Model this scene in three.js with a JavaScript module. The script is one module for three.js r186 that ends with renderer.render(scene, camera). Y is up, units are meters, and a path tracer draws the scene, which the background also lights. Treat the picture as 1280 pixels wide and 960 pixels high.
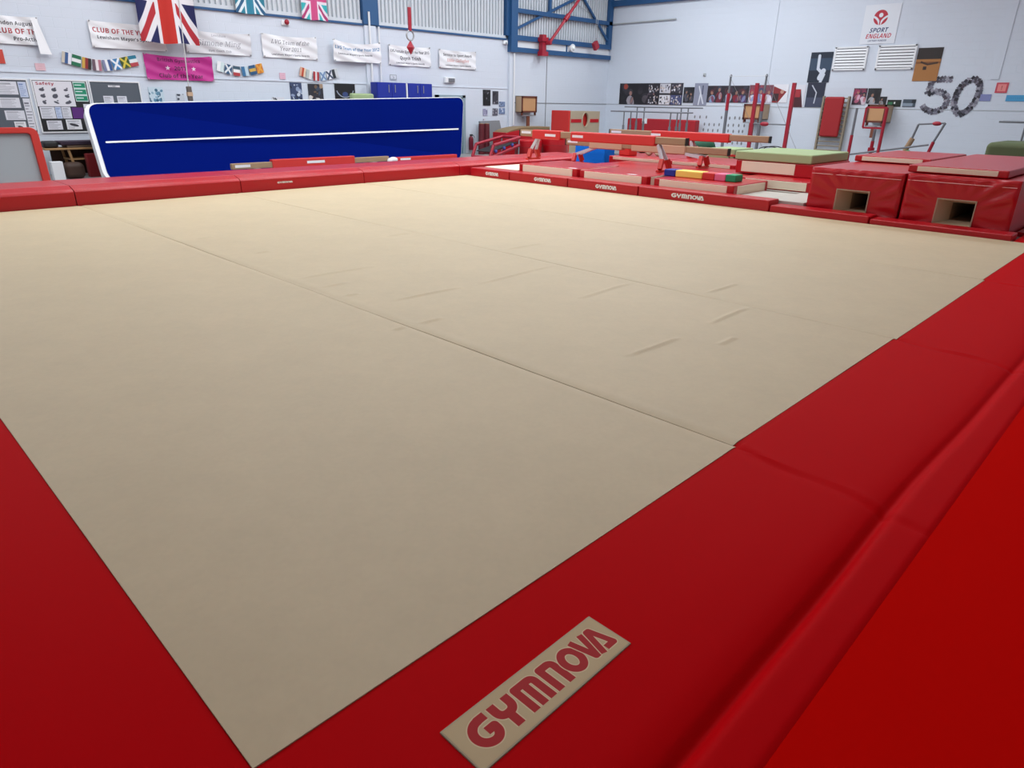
import * as THREE from 'three';
import { RectAreaLightUniformsLib } from 'three/addons/lights/RectAreaLightUniformsLib.js';
import { RoundedBoxGeometry } from 'three/addons/geometries/RoundedBoxGeometry.js';
import { mergeGeometries } from 'three/addons/utils/BufferGeometryUtils.js';

// ---------- camera, exposure, light ----------
const scene = new THREE.Scene();
scene.background = new THREE.Color(0x000000);
const camera = new THREE.PerspectiveCamera(59.02, 1280 / 960, 0.05, 100);
camera.position.set(0, 1.77, 0);
camera.up.set(0.263, 0.923, -0.28);
camera.lookAt(0.661, 1.77 - 0.384, -0.645);
const renderer = new THREE.WebGLRenderer({ antialias: true });
renderer.toneMapping = THREE.LinearToneMapping;
renderer.toneMappingExposure = 1.0;
renderer.shadowMap.enabled = true;
RectAreaLightUniformsLib.init();
const SKY = new THREE.Color(0.89, 0.955, 1.0), RADIANCE = 8.7;
const CEIL = 7.4;
// x, z, length of each translucent roof sheet (they run across the hall); the last four are added, unseen fill
const ROOFLIGHTS = [[6, -14.5, 9], [10.5, -14.5, 9], [15, -14.5, 9], [19.5, -14.5, 9], [24, -14.5, 9], [4.5, -5, 3.8], [13, -6, 6.5], [20.5, -5.5, 7], [1.5, -15.5, 7]];
const RL_W = 1.3;
for (const [x, z, len] of ROOFLIGHTS) {
  const l = new THREE.RectAreaLight(SKY, RADIANCE, RL_W, len);
  l.position.set(x, CEIL - 0.06, z); l.rotation.x = -Math.PI / 2; l.castShadow = true;
  scene.add(l);
}

// ---------- helpers ----------
let seed = 7;
const rnd = () => { seed = (seed * 1664525 + 1013904223) >>> 0; return seed / 4294967296; };
const used = {};
const numbered = n => { const k = used[n] = (used[n] ?? -1) + 1; return k ? `${n}_${String(k).padStart(3, '0')}` : n; };
const lin = (r, g, b) => new THREE.Color().setRGB(r, g, b);
const soft = (c, rough = 0.8, spec = 0.2, extra = {}) => new THREE.MeshPhysicalMaterial({ color: c, roughness: rough, specularIntensity: spec, ...extra });
const mat = (c, rough = 0.7, extra = {}) => new THREE.MeshStandardMaterial({ color: c, roughness: rough, ...extra });
function mesh(name, geos, m, parent) {
  const g = Array.isArray(geos) ? (geos.length > 1 ? mergeGeometries(geos.map(q => q.index ? q.toNonIndexed() : q).map(q => { for (const a of Object.keys(q.attributes)) if (!['position', 'normal', 'uv'].includes(a)) q.deleteAttribute(a); return q; })) : geos[0]) : geos;
  const o = new THREE.Mesh(g, m); o.castShadow = o.receiveShadow = true;
  o.name = parent ? name : numbered(name);
  (parent ?? scene).add(o); return o;
}
function thing(name, label, category, pos = [0, 0, 0], turn = 0, group) {
  const o = new THREE.Group(); o.name = numbered(name); scene.add(o);
  o.position.set(...pos); o.rotation.y = turn; o.userData = { label, category };
  if (group) o.userData.group = group;
  return o;
}
function tag(o, label, category, group) { o.userData.label = label; o.userData.category = category; if (group) o.userData.group = group; return o; }
function struct(name, geos, m, label) { const o = mesh(name, geos, m); o.name = name; o.userData.kind = 'structure'; if (label) o.userData.label = label; return o; }
// box between two corners
function bx(x0, x1, y0, y1, z0, z1) { const g = new THREE.BoxGeometry(x1 - x0, y1 - y0, z1 - z0); g.translate((x0 + x1) / 2, (y0 + y1) / 2, (z0 + z1) / 2); return g; }
function rbx(x0, x1, y0, y1, z0, z1, r = 0.02, s = 3) { const g = new RoundedBoxGeometry(x1 - x0, y1 - y0, z1 - z0, s, r); g.translate((x0 + x1) / 2, (y0 + y1) / 2, (z0 + z1) / 2); return g; }
function bar(a, b, r, n = 10) { // round bar between two points
  const A = new THREE.Vector3(...a), B = new THREE.Vector3(...b), d = B.clone().sub(A);
  const g = new THREE.CylinderGeometry(r, r, d.length(), n); g.applyQuaternion(new THREE.Quaternion().setFromUnitVectors(new THREE.Vector3(0, 1, 0), d.normalize()));
  g.translate((a[0] + b[0]) / 2, (a[1] + b[1]) / 2, (a[2] + b[2]) / 2); return g;
}
function sqbar(a, b, w, h) { // square bar between two points
  const A = new THREE.Vector3(...a), B = new THREE.Vector3(...b), d = B.clone().sub(A), L = d.length();
  const g = new THREE.BoxGeometry(w, h, L); const m4 = new THREE.Matrix4().lookAt(A, B, Math.abs(d.y / L) > 0.95 ? new THREE.Vector3(1, 0, 0) : new THREE.Vector3(0, 1, 0));
  g.applyMatrix4(m4); g.translate((a[0] + b[0]) / 2, (a[1] + b[1]) / 2, (a[2] + b[2]) / 2); return g;
}
function canvasTex(w, h, paint, srgb = true) {
  const c = document.createElement('canvas'); c.width = w; c.height = h; const x = c.getContext('2d'); paint(x, w, h);
  const t = new THREE.CanvasTexture(c); if (srgb) t.colorSpace = THREE.SRGBColorSpace; t.anisotropy = 8; return t;
}
function dataTex(n, fn, repeat) { // grey noise for bump / colour variation
  const d = new Uint8Array(n * n * 4);
  for (let j = 0; j < n; j++) for (let i = 0; i < n; i++) { const v = fn(i / n, j / n); const k = (j * n + i) * 4; const a = Array.isArray(v) ? v : [v, v, v]; d[k] = a[0]; d[k + 1] = a[1]; d[k + 2] = a[2]; d[k + 3] = 255; }
  const t = new THREE.DataTexture(d, n, n); t.wrapS = t.wrapT = THREE.RepeatWrapping; t.magFilter = THREE.LinearFilter; t.minFilter = THREE.LinearMipmapLinearFilter; t.generateMipmaps = true; t.needsUpdate = true;
  if (repeat) t.repeat.set(...repeat); return t;
}
// tileable value noise
function noiseGrid(n) { const a = []; for (let i = 0; i < n * n; i++) a.push(rnd()); return (u, v) => { const x = u * n, y = v * n, i = Math.floor(x), j = Math.floor(y), f = x - i, g = y - j, s = f * f * (3 - 2 * f), t = g * g * (3 - 2 * g), q = (p, r) => a[(((r % n) + n) % n) * n + (((p % n) + n) % n)]; return (q(i, j) * (1 - s) + q(i + 1, j) * s) * (1 - t) + (q(i, j + 1) * (1 - s) + q(i + 1, j + 1) * s) * t; }; }
const n4 = noiseGrid(4), n9 = noiseGrid(9), n33 = noiseGrid(33), n128 = noiseGrid(128);

// ---------- materials ----------
const carpetTex = dataTex(512, (u, v) => { const k = 0.95 + 0.05 * (0.4 * n9(u, v) + 0.3 * n33(u, v) + 0.3 * n128(u, v)); return [255 * k, 254 * k, 252 * k]; }); carpetTex.colorSpace = THREE.SRGBColorSpace;
const carpetBump = dataTex(512, (u, v) => 255 * (0.6 * n128(u, v) + 0.4 * rnd()));
const vinylBump = dataTex(256, (u, v) => 255 * (0.5 * n33(u, v) + 0.3 * n9(u, v) + 0.2 * rnd()));
const M = {
  carpet: soft(lin(0.64, 0.525, 0.335), 0.55, 1, { sheen: 1, sheenRoughness: 0.15, sheenColor: lin(0.8, 0.95, 1), map: carpetTex, bumpMap: carpetBump, bumpScale: 0.0003 }),
  border: soft(lin(0.57, 0.002, 0.005), 0.5, 0.03, { bumpMap: carpetBump, bumpScale: 0.0003 }),
  brightRed: soft(lin(0.66, 0.002, 0.0005), 0.9, 0.05, { bumpMap: carpetBump, bumpScale: 0.0003 }),
  vinyl: soft(lin(0.47, 0.006, 0.013), 0.3, 0.9, { bumpMap: vinylBump, bumpScale: 0.002 }),
  vinylDark: mat(lin(0.24, 0.008, 0.012), 0.5),
  cream: mat(lin(0.86, 0.78, 0.60), 0.75),
  creamMat: mat(lin(0.5, 0.485, 0.43), 0.8),
  tan: mat(lin(0.36, 0.235, 0.14), 0.85),
  tanLight: mat(lin(0.55, 0.38, 0.25), 0.85),
  padRed: mat(lin(0.62, 0.03, 0.025), 0.5),
  black: mat(lin(0.012, 0.012, 0.014), 0.6),
  steel: mat(lin(0.42, 0.43, 0.45), 0.4, { metalness: 0.6 }),
  legGrey: mat(lin(0.55, 0.57, 0.6), 0.45),
  greyPaint: mat(lin(0.16, 0.17, 0.19), 0.5),
  redPaint: mat(lin(0.36, 0.012, 0.03), 0.4),
  redFrame: mat(lin(0.55, 0.03, 0.02), 0.45),
  blue: soft(lin(0.0005, 0.007, 0.135), 0.9, 0.05),
  blueBlock: soft(lin(0.004, 0.2, 0.85), 0.7, 0.3),
  bluePaint: mat(lin(0.018, 0.085, 0.22), 0.45),
  blueRoyal: mat(lin(0.006, 0.022, 0.30), 0.5),
  white: mat(lin(0.80, 0.81, 0.83), 0.6),
  whiteWall: mat(lin(0.65, 0.70, 0.78), 0.85),
  clad: mat(lin(0.62, 0.66, 0.70), 0.5),
  ceiling: mat(lin(0.62, 0.64, 0.66), 0.9),
  concrete: mat(lin(0.30, 0.30, 0.30), 0.7),
  ply: mat(lin(0.55, 0.30, 0.14), 0.6),
  plySide: mat(lin(0.50, 0.36, 0.24), 0.7),
  wood: mat(lin(0.42, 0.24, 0.10), 0.6),
  darkWood: mat(lin(0.05, 0.022, 0.012), 0.6),
  beigeBox: mat(lin(0.42, 0.34, 0.24), 0.8),
  green: mat(lin(0.36, 0.46, 0.24), 0.85),
  olive: mat(lin(0.10, 0.125, 0.055), 0.8),
  darkGreen: mat(lin(0.006, 0.085, 0.045), 0.7),
  grey: mat(lin(0.22, 0.225, 0.24), 0.8),
  lightGrey: mat(lin(0.42, 0.44, 0.45), 0.8),
  slate: mat(lin(0.10, 0.115, 0.14), 0.8),
  yellow: mat(lin(0.95, 0.72, 0.14), 0.6),
  pink: mat(lin(0.80, 0.16, 0.30), 0.6),
  kerbGreen: mat(lin(0.01, 0.30, 0.12), 0.6),
  rope: mat(lin(0.55, 0.55, 0.55), 0.8),
  doorTeal: mat(lin(0.12, 0.22, 0.27), 0.5),
};

// ---------- the setting ----------
const XW = 27.5, ZW = -21, XN = -5, ZN = 5, FL = -0.12;
{
  // painted blockwork: shallow relief of mortar joints, far too fine here to pick apart
  const blockBump = canvasTex(256, 256, (x, w, h) => {
    x.fillStyle = '#fff'; x.fillRect(0, 0, w, h); x.fillStyle = '#777';
    for (let r = 0; r < 4; r++) { x.fillRect(0, r * 64, w, 3); for (let c = 0; c < 2; c++) x.fillRect((c * 128 + (r % 2) * 64) % 256, r * 64, 3, 64); }
  }, false);
  blockBump.wrapS = blockBump.wrapT = THREE.RepeatWrapping;
  const wallMat = (base, len, hgt) => { const m = base.clone(); const t = blockBump.clone(); t.repeat.set(len / 0.9, hgt / 0.9); t.needsUpdate = true; m.bumpMap = t; m.bumpScale = 0.004; return m; };
  struct('floor', bx(XN - 0.3, XW + 0.3, FL - 0.3, FL, ZW - 0.3, ZN + 0.3), M.concrete, 'grey hall floor under the mats');
  struct('ceiling', bx(XN - 0.3, XW + 0.3, CEIL, CEIL + 0.2, ZW - 0.3, ZN + 0.3), M.ceiling);
  const wl = struct('wall_left', bx(XN, XW, FL, 4.0, ZW - 0.3, ZW), wallMat(M.whiteWall, XW - XN, 4.1), 'white painted blockwork wall hung with banners');
  const wl2 = struct('wall_left_upper', bx(XN, XW, 4.0, CEIL, ZW - 0.3, ZW - 0.12), M.clad, 'upper part of the banner wall behind ribbed sheeting');
  struct('wall_right', bx(XW, XW + 0.3, FL, CEIL, ZW - 0.3, ZN + 0.3), wallMat(M.whiteWall, ZN - ZW, CEIL), 'white painted wall hung with photographs');
  struct('wall_near', bx(XN - 0.3, XN, FL, CEIL, ZW - 0.3, ZN + 0.3), M.whiteWall);
  struct('wall_back', bx(XN, XW, FL, CEIL, ZN, ZN + 0.3), M.whiteWall);
  // ribbed wall sheeting, one sheet run per bay: trapezoid profile extruded upwards
  function cladding(x0, x1) {
    const p = 0.155, s = new THREE.Shape(); const zb = 0; let x = x0; const pts = [[x0, -0.03]];
    while (x < x1 - p) { pts.push([x, 0], [x + p * 0.42, 0], [x + p * 0.47, 0.075], [x + p * 0.95, 0.075], [x + p, 0]); x += p; }
    pts.push([x1, 0], [x1, -0.03]); s.moveTo(...pts[0]); for (const q of pts.slice(1)) s.lineTo(...q); s.closePath();
    const g = new THREE.ExtrudeGeometry(s, { depth: CEIL - 4.14, bevelEnabled: false });
    g.rotateX(-Math.PI / 2); // shape y -> -z, extrude -> +y
    g.scale(1, 1, -1); const idx = g.index; if (!idx) { const a = g.attributes.position; for (let i = 0; i < a.count; i += 3) { for (let k = 0; k < 3; k++) { const t = a.getComponent(i + 1, k); a.setComponent(i + 1, k, a.getComponent(i + 2, k)); a.setComponent(i + 2, k, t); } } } g.computeVertexNormals();
    g.translate(0, 4.14, ZW - 0.09); return g;
  }
  for (const [a, b] of [[XN, 14.25], [14.85, 20.8], [21.3, 27.2]]) mesh('sheeting', cladding(a, b), M.clad, wl2);
  // sill flashing and blue rail under the sheeting
  const rail = struct('trim_1', bx(XN, 20.85, 3.99, 4.05, ZW - 0.02, ZW + 0.05), M.bluePaint, 'blue rail between blockwork and ribbed sheeting');
  mesh('flashing', bx(XN, 20.85, 4.05, 4.15, ZW - 0.06, ZW + 0.01), M.clad, rail);
  // horizontal ledge of the blockwork, and its joints
  const ledge = struct('trim_2', bx(XN, 21.2, 2.24, 2.27, ZW, ZW + 0.02), M.whiteWall, 'thin painted ledge along the banner wall');
  struct('trim_3', bx(21.2, XW, 1.73, 1.755, ZW, ZW + 0.014), M.grey, 'thin dark joint line across the end bay');
  struct('trim_4', bx(23.27, 23.295, FL, 3.6, ZW, ZW + 0.016), M.grey, 'thin dark upright joint line in the end bay');
  struct('trim_5', bx(XW - 0.012, XW, 1.74, 1.757, ZW, ZN), M.lightGrey, 'thin painted joint along the photograph wall');
  // steel columns: blue above, boxed in white below
  const c1 = struct('column_1', bx(14.25, 14.85, 4.03, CEIL, ZW - 0.1, ZW + 0.1), M.bluePaint, 'blue steel column between the ribbed bays');
  mesh('casing', bx(14.28, 14.72, FL, 4.0, ZW, ZW + 0.08), M.whiteWall, c1);
  mesh('pipe', bar([14.45, FL, ZW + 0.12], [14.45, 4.4, ZW + 0.12], 0.035), M.white, c1);
  mesh('pipe', bar([14.85, FL, ZW + 0.06], [14.85, 4.0, ZW + 0.06], 0.03), M.white, c1);
  const c2 = struct('column_2', [bx(20.8, 21.02, 4.15, CEIL, ZW - 0.1, ZW + 0.1), bx(20.95, 21.3, 3.58, CEIL, ZW, ZW + 0.22)], M.bluePaint, 'large blue steel column beside the braced end bay');
  mesh('casing', bx(20.98, 21.28, FL, 3.58, ZW, ZW + 0.1), M.whiteWall, c2);
  mesh('pipe', bar([21.2, 0.9, ZW + 0.14], [21.2, 3.55, ZW + 0.14], 0.035), M.white, c2);
  // braced end bay
  const br = struct('bracing', [bx(21.3, 27.4, 4.98, 5.13, ZW + 0.02, ZW + 0.16), bx(21.2, 27.45, 4.02, 4.2, ZW, ZW + 0.14), bx(21.05, 27.45, 3.6, 3.77, ZW, ZW + 0.14)], M.bluePaint, 'blue steel rails and braces of the end bay');
  mesh('white_panel', bx(21.3, 27.4, 3.77, 4.02, ZW - 0.02, ZW + 0.04), M.white, br);
  mesh('brace', sqbar([21.35, 4.42, ZW + 0.08], [25, 5.85, ZW + 0.08], 0.07, 0.09), M.bluePaint, br);
  mesh('brace', sqbar([25.2, 6.0, ZW + 0.08], [27.35, 4.25, ZW + 0.08], 0.07, 0.09), M.bluePaint, br);
  mesh('hanger', bx(23.22, 23.34, 5.13, CEIL, ZW + 0.02, ZW + 0.12), M.bluePaint, br);
  mesh('corner_post', bx(27.18, 27.42, 4.2, CEIL, ZW, ZW + 0.16), M.bluePaint, br);
  mesh('rod', bar([24.1, 5.9, ZW + 0.05], [27.2, 4.9, ZW + 0.05], 0.012), M.steel, br);
  mesh('post', bx(24.42, 24.46, 3.77, 4.02, ZW + 0.04, ZW + 0.09), M.bluePaint, br);
  struct('trim_6', bx(XW - 0.16, XW, 5.72, 5.95, ZW, ZN), M.bluePaint, 'blue eaves beam along the photograph wall');
  struct('trim_7', bar([XW - 0.05, 5.04, ZW + 0.1], [XW - 0.05, 5.06, -17.6], 0.03), M.lightGrey, 'grey conduit high on the photograph wall');
  // shallow pilasters of the photograph wall
  struct('pilaster_1', bx(XW - 0.025, XW, 2.6, CEIL, -13.42, -13.2), M.whiteWall, 'white pilaster over the gymnast photographs');
  struct('pilaster_2', bx(XW - 0.025, XW, 2.66, CEIL, -5.8, -5.58), M.whiteWall, 'white pilaster beside the paper number fifty');
  // unseen translucent roof sheets for the daylight, the last four added as fill
  ROOFLIGHTS.forEach(([x, z, RL_L], i) => {
    const glow = new THREE.MeshStandardMaterial({ color: 0xffffff, roughness: 0.6, emissive: SKY, emissiveIntensity: 1.2 });
    const o = struct('window_' + (i + 1), bx(x - RL_W / 2, x + RL_W / 2, CEIL - 0.05, CEIL - 0.01, z - RL_L / 2, z + RL_L / 2), glow, 'unseen rooflight sheet in the hall roof, last four added as fill');
    mesh('frame', [bx(x - RL_W / 2 - 0.08, x - RL_W / 2, CEIL - 0.08, CEIL, z - RL_L / 2, z + RL_L / 2), bx(x + RL_W / 2, x + RL_W / 2 + 0.08, CEIL - 0.08, CEIL, z - RL_L / 2, z + RL_L / 2)], M.white, o);
  });
  // doorway in the banner wall
  const d = struct('door_1', bx(17.35, 18.5, FL, 1.9, ZW, ZW + 0.05), M.doorTeal, 'teal door behind the end of the blue mat');
  mesh('door_frame', [bx(17.22, 17.35, FL, 1.97, ZW, ZW + 0.09), bx(18.5, 18.64, FL, 1.97, ZW, ZW + 0.09), bx(17.22, 18.64, 1.88, 1.97, ZW, ZW + 0.09)], mat(lin(0.28, 0.36, 0.4), 0.5), d);
}

// ---------- the gymnastics floor ----------
// a sheet with a shaped top: grid over x,z with height h(x,z) and skirts down to yb
function sheet(x0, x1, z0, z1, nx, nz, h, yb, uvScale = 1) {
  const P = [], U = [], I = [];
  for (let j = 0; j <= nz; j++) for (let i = 0; i <= nx; i++) { const x = x0 + (x1 - x0) * i / nx, z = z0 + (z1 - z0) * j / nz; P.push(x, h(x, z), z); U.push(x * uvScale, z * uvScale); }
  const at = (i, j) => j * (nx + 1) + i;
  for (let j = 0; j < nz; j++) for (let i = 0; i < nx; i++) I.push(at(i, j), at(i, j + 1), at(i + 1, j + 1), at(i, j), at(i + 1, j + 1), at(i + 1, j));
  const ring = []; for (let i = 0; i < nx; i++) ring.push(at(i, 0)); for (let j = 0; j < nz; j++) ring.push(at(nx, j)); for (let i = nx; i > 0; i--) ring.push(at(i, nz)); for (let j = nz; j > 0; j--) ring.push(at(0, j));
  const base = P.length / 3;
  for (const r of ring) { P.push(P[r * 3], P[r * 3 + 1], P[r * 3 + 2]); U.push(U[r * 2], U[r * 2 + 1]); P.push(P[r * 3], yb, P[r * 3 + 2]); U.push(U[r * 2], U[r * 2 + 1] + 0.1); }
  for (let k = 0; k < ring.length; k++) { const a = base + 2 * k, b = base + 2 * ((k + 1) % ring.length); I.push(a, b, b + 1, a, b + 1, a + 1); }
  const g = new THREE.BufferGeometry(); g.setAttribute('position', new THREE.Float32BufferAttribute(P, 3)); g.setAttribute('uv', new THREE.Float32BufferAttribute(U, 2)); g.setIndex(I); g.computeVertexNormals(); return g;
}
const FX0 = 0.47, FX1 = 12.2, FZ0 = -13.67, FZ1 = -1.465;
const SEAMS = [FX0, 3.31, 6.06, 9.08, FX1];
{
  struct('floor_deck', bx(-4.5, 13.2, FL, -0.055, -14.0, 4.5), M.concrete, 'sprung boards under the carpet and border');
  const wr = [[3.47, 3.84, -11.5], [3.45, 4.42, -6.53], [3.43, 3.77, -6.05], [3.43, 3.59, -5.61], [3.66, 4.51, -5.16], [3.4, 3.67, -4.43], [3.14, 3.28, -4.45], [5.59, 6.0, -7.92], [3.55, 3.79, -9.4], [3.71, 3.91, -8.03], [5.06, 5.98, -4.05], [4.73, 6.0, -5.14], [4.05, 4.76, -2.75], [4.83, 5.1, -2.42], [5.26, 6.0, -2.74], [6.2, 6.9, -6.2], [6.2, 6.8, -3.3]];
  const hgt = (x, z) => {
    let y = 0.005 + 0.003 * (n9(x * 0.08, z * 0.08) - 0.5) + 0.002 * (n33(x * 0.04, z * 0.04) - 0.5);
    for (let k = 1; k < 4; k++) { const d = x - SEAMS[k] - 0.012 * Math.sin(z * 1.1 + k * 2) ; const amp = (k === 1 ? 0.008 : 0.005) * (0.55 + 0.45 * n9(k * 0.3, z * 0.09)); y -= amp * Math.exp(-d * d / 0.0006); y += 0.6 * amp * Math.exp(-(d - 0.075) * (d - 0.075) / 0.0016) + 0.4 * amp * Math.exp(-(d + 0.07) * (d + 0.07) / 0.002); }
    for (const [a, b, c] of wr) { if (Math.abs(z - c) > 0.12 || x < a - 0.15 || x > b + 0.15) continue; const t = (x - a) / (b - a), e = Math.max(0, 1 - Math.pow(2 * t - 1, 4)); const d = z - c - 0.02 * Math.sin(x * 3); y += e * 0.014 * Math.exp(-d * d / 0.0005); }
    return y;
  };
  const rollLabels = ['beige carpet strip along the wide plain red border', 'beige carpet strip second from the plain red border, wrinkled along its seam', 'beige carpet strip third from the plain red border', 'beige carpet strip along the row of red lettered kerb pads'];
  for (let k = 0; k < 4; k++) tag(mesh('carpet_strip', sheet(SEAMS[k] + (k ? 0.003 : 0), SEAMS[k + 1] - 0.003, FZ0, FZ1 - (k % 2 ? 0.02 : 0) , 120, 600, hgt, -0.055, 0.35), M.carpet), rollLabels[k], 'carpet', 'beige carpet strips of the exercise floor');
  // plain red border on the side next to strip one
  const flat = (x, z) => 0.0 + 0.002 * (n9(x * 0.09, z * 0.09) - 0.5);
  tag(mesh('border_cover', sheet(-3.2, FX0 - 0.0006, -13.7, 3.5, 60, 160, flat, -0.055, 0.6), M.border), 'wide plain red border cover beside the beige carpet', 'border cover', 'red border covers');
  // border with the logo: padded cover that dips into a fold and rises to a rounded lip
  const fold = (x, z) => {
    const w = 0.012 * Math.sin(x * 1.3 + 0.4) + 0.004 * Math.sin(x * 3.1), c = -0.635 + w;
    let y = 0.001 + 0.002 * (n9(x * 0.11, z * 0.11) - 0.5);
    const d = z - c, dep = 0.045 - 0.02 * Math.min(1, Math.max(0, (x - 2.6) / 1.0));
    y -= dep * (d < 0 ? 0.45 * Math.exp(-d * d / 0.006) + 0.55 * Math.exp(-d * d / 0.0006) : Math.exp(-d * d / 0.0011));
    y += 0.004 * n9(x * 0.15, 0.3) * Math.exp(-((d + 0.3) ** 2) / 0.02);
    for (const s of [3.31, 6.06, 9.08]) { const d = x - s + 0.13 * (z + 1.46) + 0.02 * Math.sin(z * 9); y -= 0.008 * Math.exp(-d * d / 0.0006); y += 0.006 * Math.exp(-((d - 0.05) ** 2) / 0.0012) * (0.5 + 0.5 * Math.sin(z * 11 + s)); }
    const t = Math.max(0, (z + 0.47) / 0.03); y -= 0.008 * Math.min(1, t * t);
    if (z < FZ1 + 0.02) y = Math.min(y, 0.0005);
    return y;
  };
  const bl = ['padded red border section with the cream lettered patch', 'padded red border section between the lettered patch section and the next joint', 'padded red border section with a straight side, third from the lettered patch', 'padded red border section ending at the red tunnel blocks'];
  const BS = [FX0, 3.31, 6.06, 9.08, 13.2];
  let first;
  for (let k = 0; k < 4; k++) { const o = tag(mesh('border_section', sheet(BS[k], BS[k + 1], FZ1 - (k % 2 ? 0.02 : 0) + 0.0006, -0.44, k < 2 ? 120 : 70, 130, fold, -0.055, 0.6), M.border), bl[k], 'border cover', 'padded red border sections beside the folded edge'); first ??= o; }
  // bright red mat beyond the fold
  const bm = (x, z) => -0.0045 + 0.003 * (n9(x * 0.07, z * 0.07) - 0.5) ;
  tag(mesh('red_floor_mat', sheet(FX0, 13.2, -0.439, 3.5, 120, 60, bm, -0.055, 0.6), M.brightRed), 'bright red floor mat beyond the fold of the border', 'mat');
  // the logo patch: cream plate with red lettering
  const PW = 0.72, PH = 0.192;
  const patch = mesh('logo_patch', rbx(0.925, 0.925 + PW, -0.002, 0.006, -1.185, -1.185 + PH, 0.003, 2), mat(lin(0.50, 0.42, 0.285), 0.8, { bumpMap: carpetBump, bumpScale: 0.0008 }), first);
  patch.userData.label = 'cream patch with red lettering';
  const pm = new THREE.MeshStandardMaterial({ roughness: 0.75, map: canvasTex(1024, 264, (x, w, h) => { x.fillStyle = '#cdb78e'; x.fillRect(0, 0, w, h); lettering(x, w, h, '#b0060f', '#e2cfa9'); }) });
  const pg = new THREE.PlaneGeometry(PW - 0.012, PH - 0.012); pg.rotateX(-Math.PI / 2); pg.translate(0.925 + PW / 2, 0.0066, -1.185 + PH / 2);
  mesh('lettering', pg, pm, patch);
}
// the maker's rounded lettering, drawn as thick strokes
function lettering(x, w, h, ink, edge) {
  const s = h / 264; x.save(); x.scale(w / 1024, s); x.lineJoin = 'round'; x.lineCap = 'butt';
  const T = 62, B = 202;
  const P = (f, lw = 45) => { if (edge) { x.strokeStyle = edge; x.lineWidth = lw + 12; x.beginPath(); f(); x.stroke(); } x.strokeStyle = ink; x.lineWidth = lw; x.beginPath(); f(); x.stroke(); };
  P(() => { x.moveTo(192, T + 4); x.lineTo(146, T + 4); x.arc(146, 132, 64, -Math.PI / 2, -Math.PI * 1.5, true); x.arc(146, 154, 42, Math.PI / 2, 0, true); x.lineTo(188, 136); x.lineTo(142, 136); });     // G
  P(() => { x.moveTo(238, T - 14); x.lineTo(238, T + 26); x.quadraticCurveTo(238, T + 72, 282, T + 72); x.quadraticCurveTo(326, T + 72, 326, T + 26); x.lineTo(326, T - 14); x.moveTo(282, T + 72); x.lineTo(282, B + 16); });   // Y
  P(() => { x.moveTo(384, B + 16); x.lineTo(384, T + 2); x.lineTo(466, T + 2); x.quadraticCurveTo(498, T + 2, 498, T + 34); x.lineTo(498, B + 16); x.moveTo(441, T + 2); x.lineTo(441, B + 16); }, 42);   // M
  P(() => { x.moveTo(556, B + 16); x.lineTo(556, T + 2); x.lineTo(602, T + 2); x.quadraticCurveTo(634, T + 2, 634, T + 34); x.lineTo(634, B + 16); }, 42);   // N
  P(() => { x.ellipse(728, 132, 50, 64, 0, 0, 7); }, 42);   // O
  P(() => { x.moveTo(800, T - 14); x.lineTo(836, B - 4); x.lineTo(850, B - 4); x.lineTo(880, T - 14); }, 36);   // V
  P(() => { x.moveTo(880, B + 16); x.lineTo(922, T + 2); x.lineTo(938, T + 2); x.lineTo(978, B - 2); x.lineTo(916, B - 2); }, 36);   // A
  x.restore();
}
const logoAlpha = canvasTex(256, 66, (x, w, h) => { x.fillStyle = '#000'; x.fillRect(0, 0, w, h); lettering(x, w, h, '#fff'); }, false);
const logoWhite = new THREE.MeshStandardMaterial({ color: lin(0.8, 0.78, 0.76), roughness: 0.6, alphaMap: logoAlpha, transparent: true });
// white lettering printed on a face that looks along -x
function logoX(parent, x, y, zc, wid, hgt, m = logoWhite) { const g = new THREE.PlaneGeometry(wid, hgt); g.rotateY(-Math.PI / 2); g.translate(x, y, zc); return mesh('lettering', g, m, parent); }
function logoZ(parent, xc, y, z, wid, hgt, m = logoWhite) { const g = new THREE.PlaneGeometry(wid, hgt); g.translate(xc, y, z); return mesh('lettering', g, m, parent); }

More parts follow.
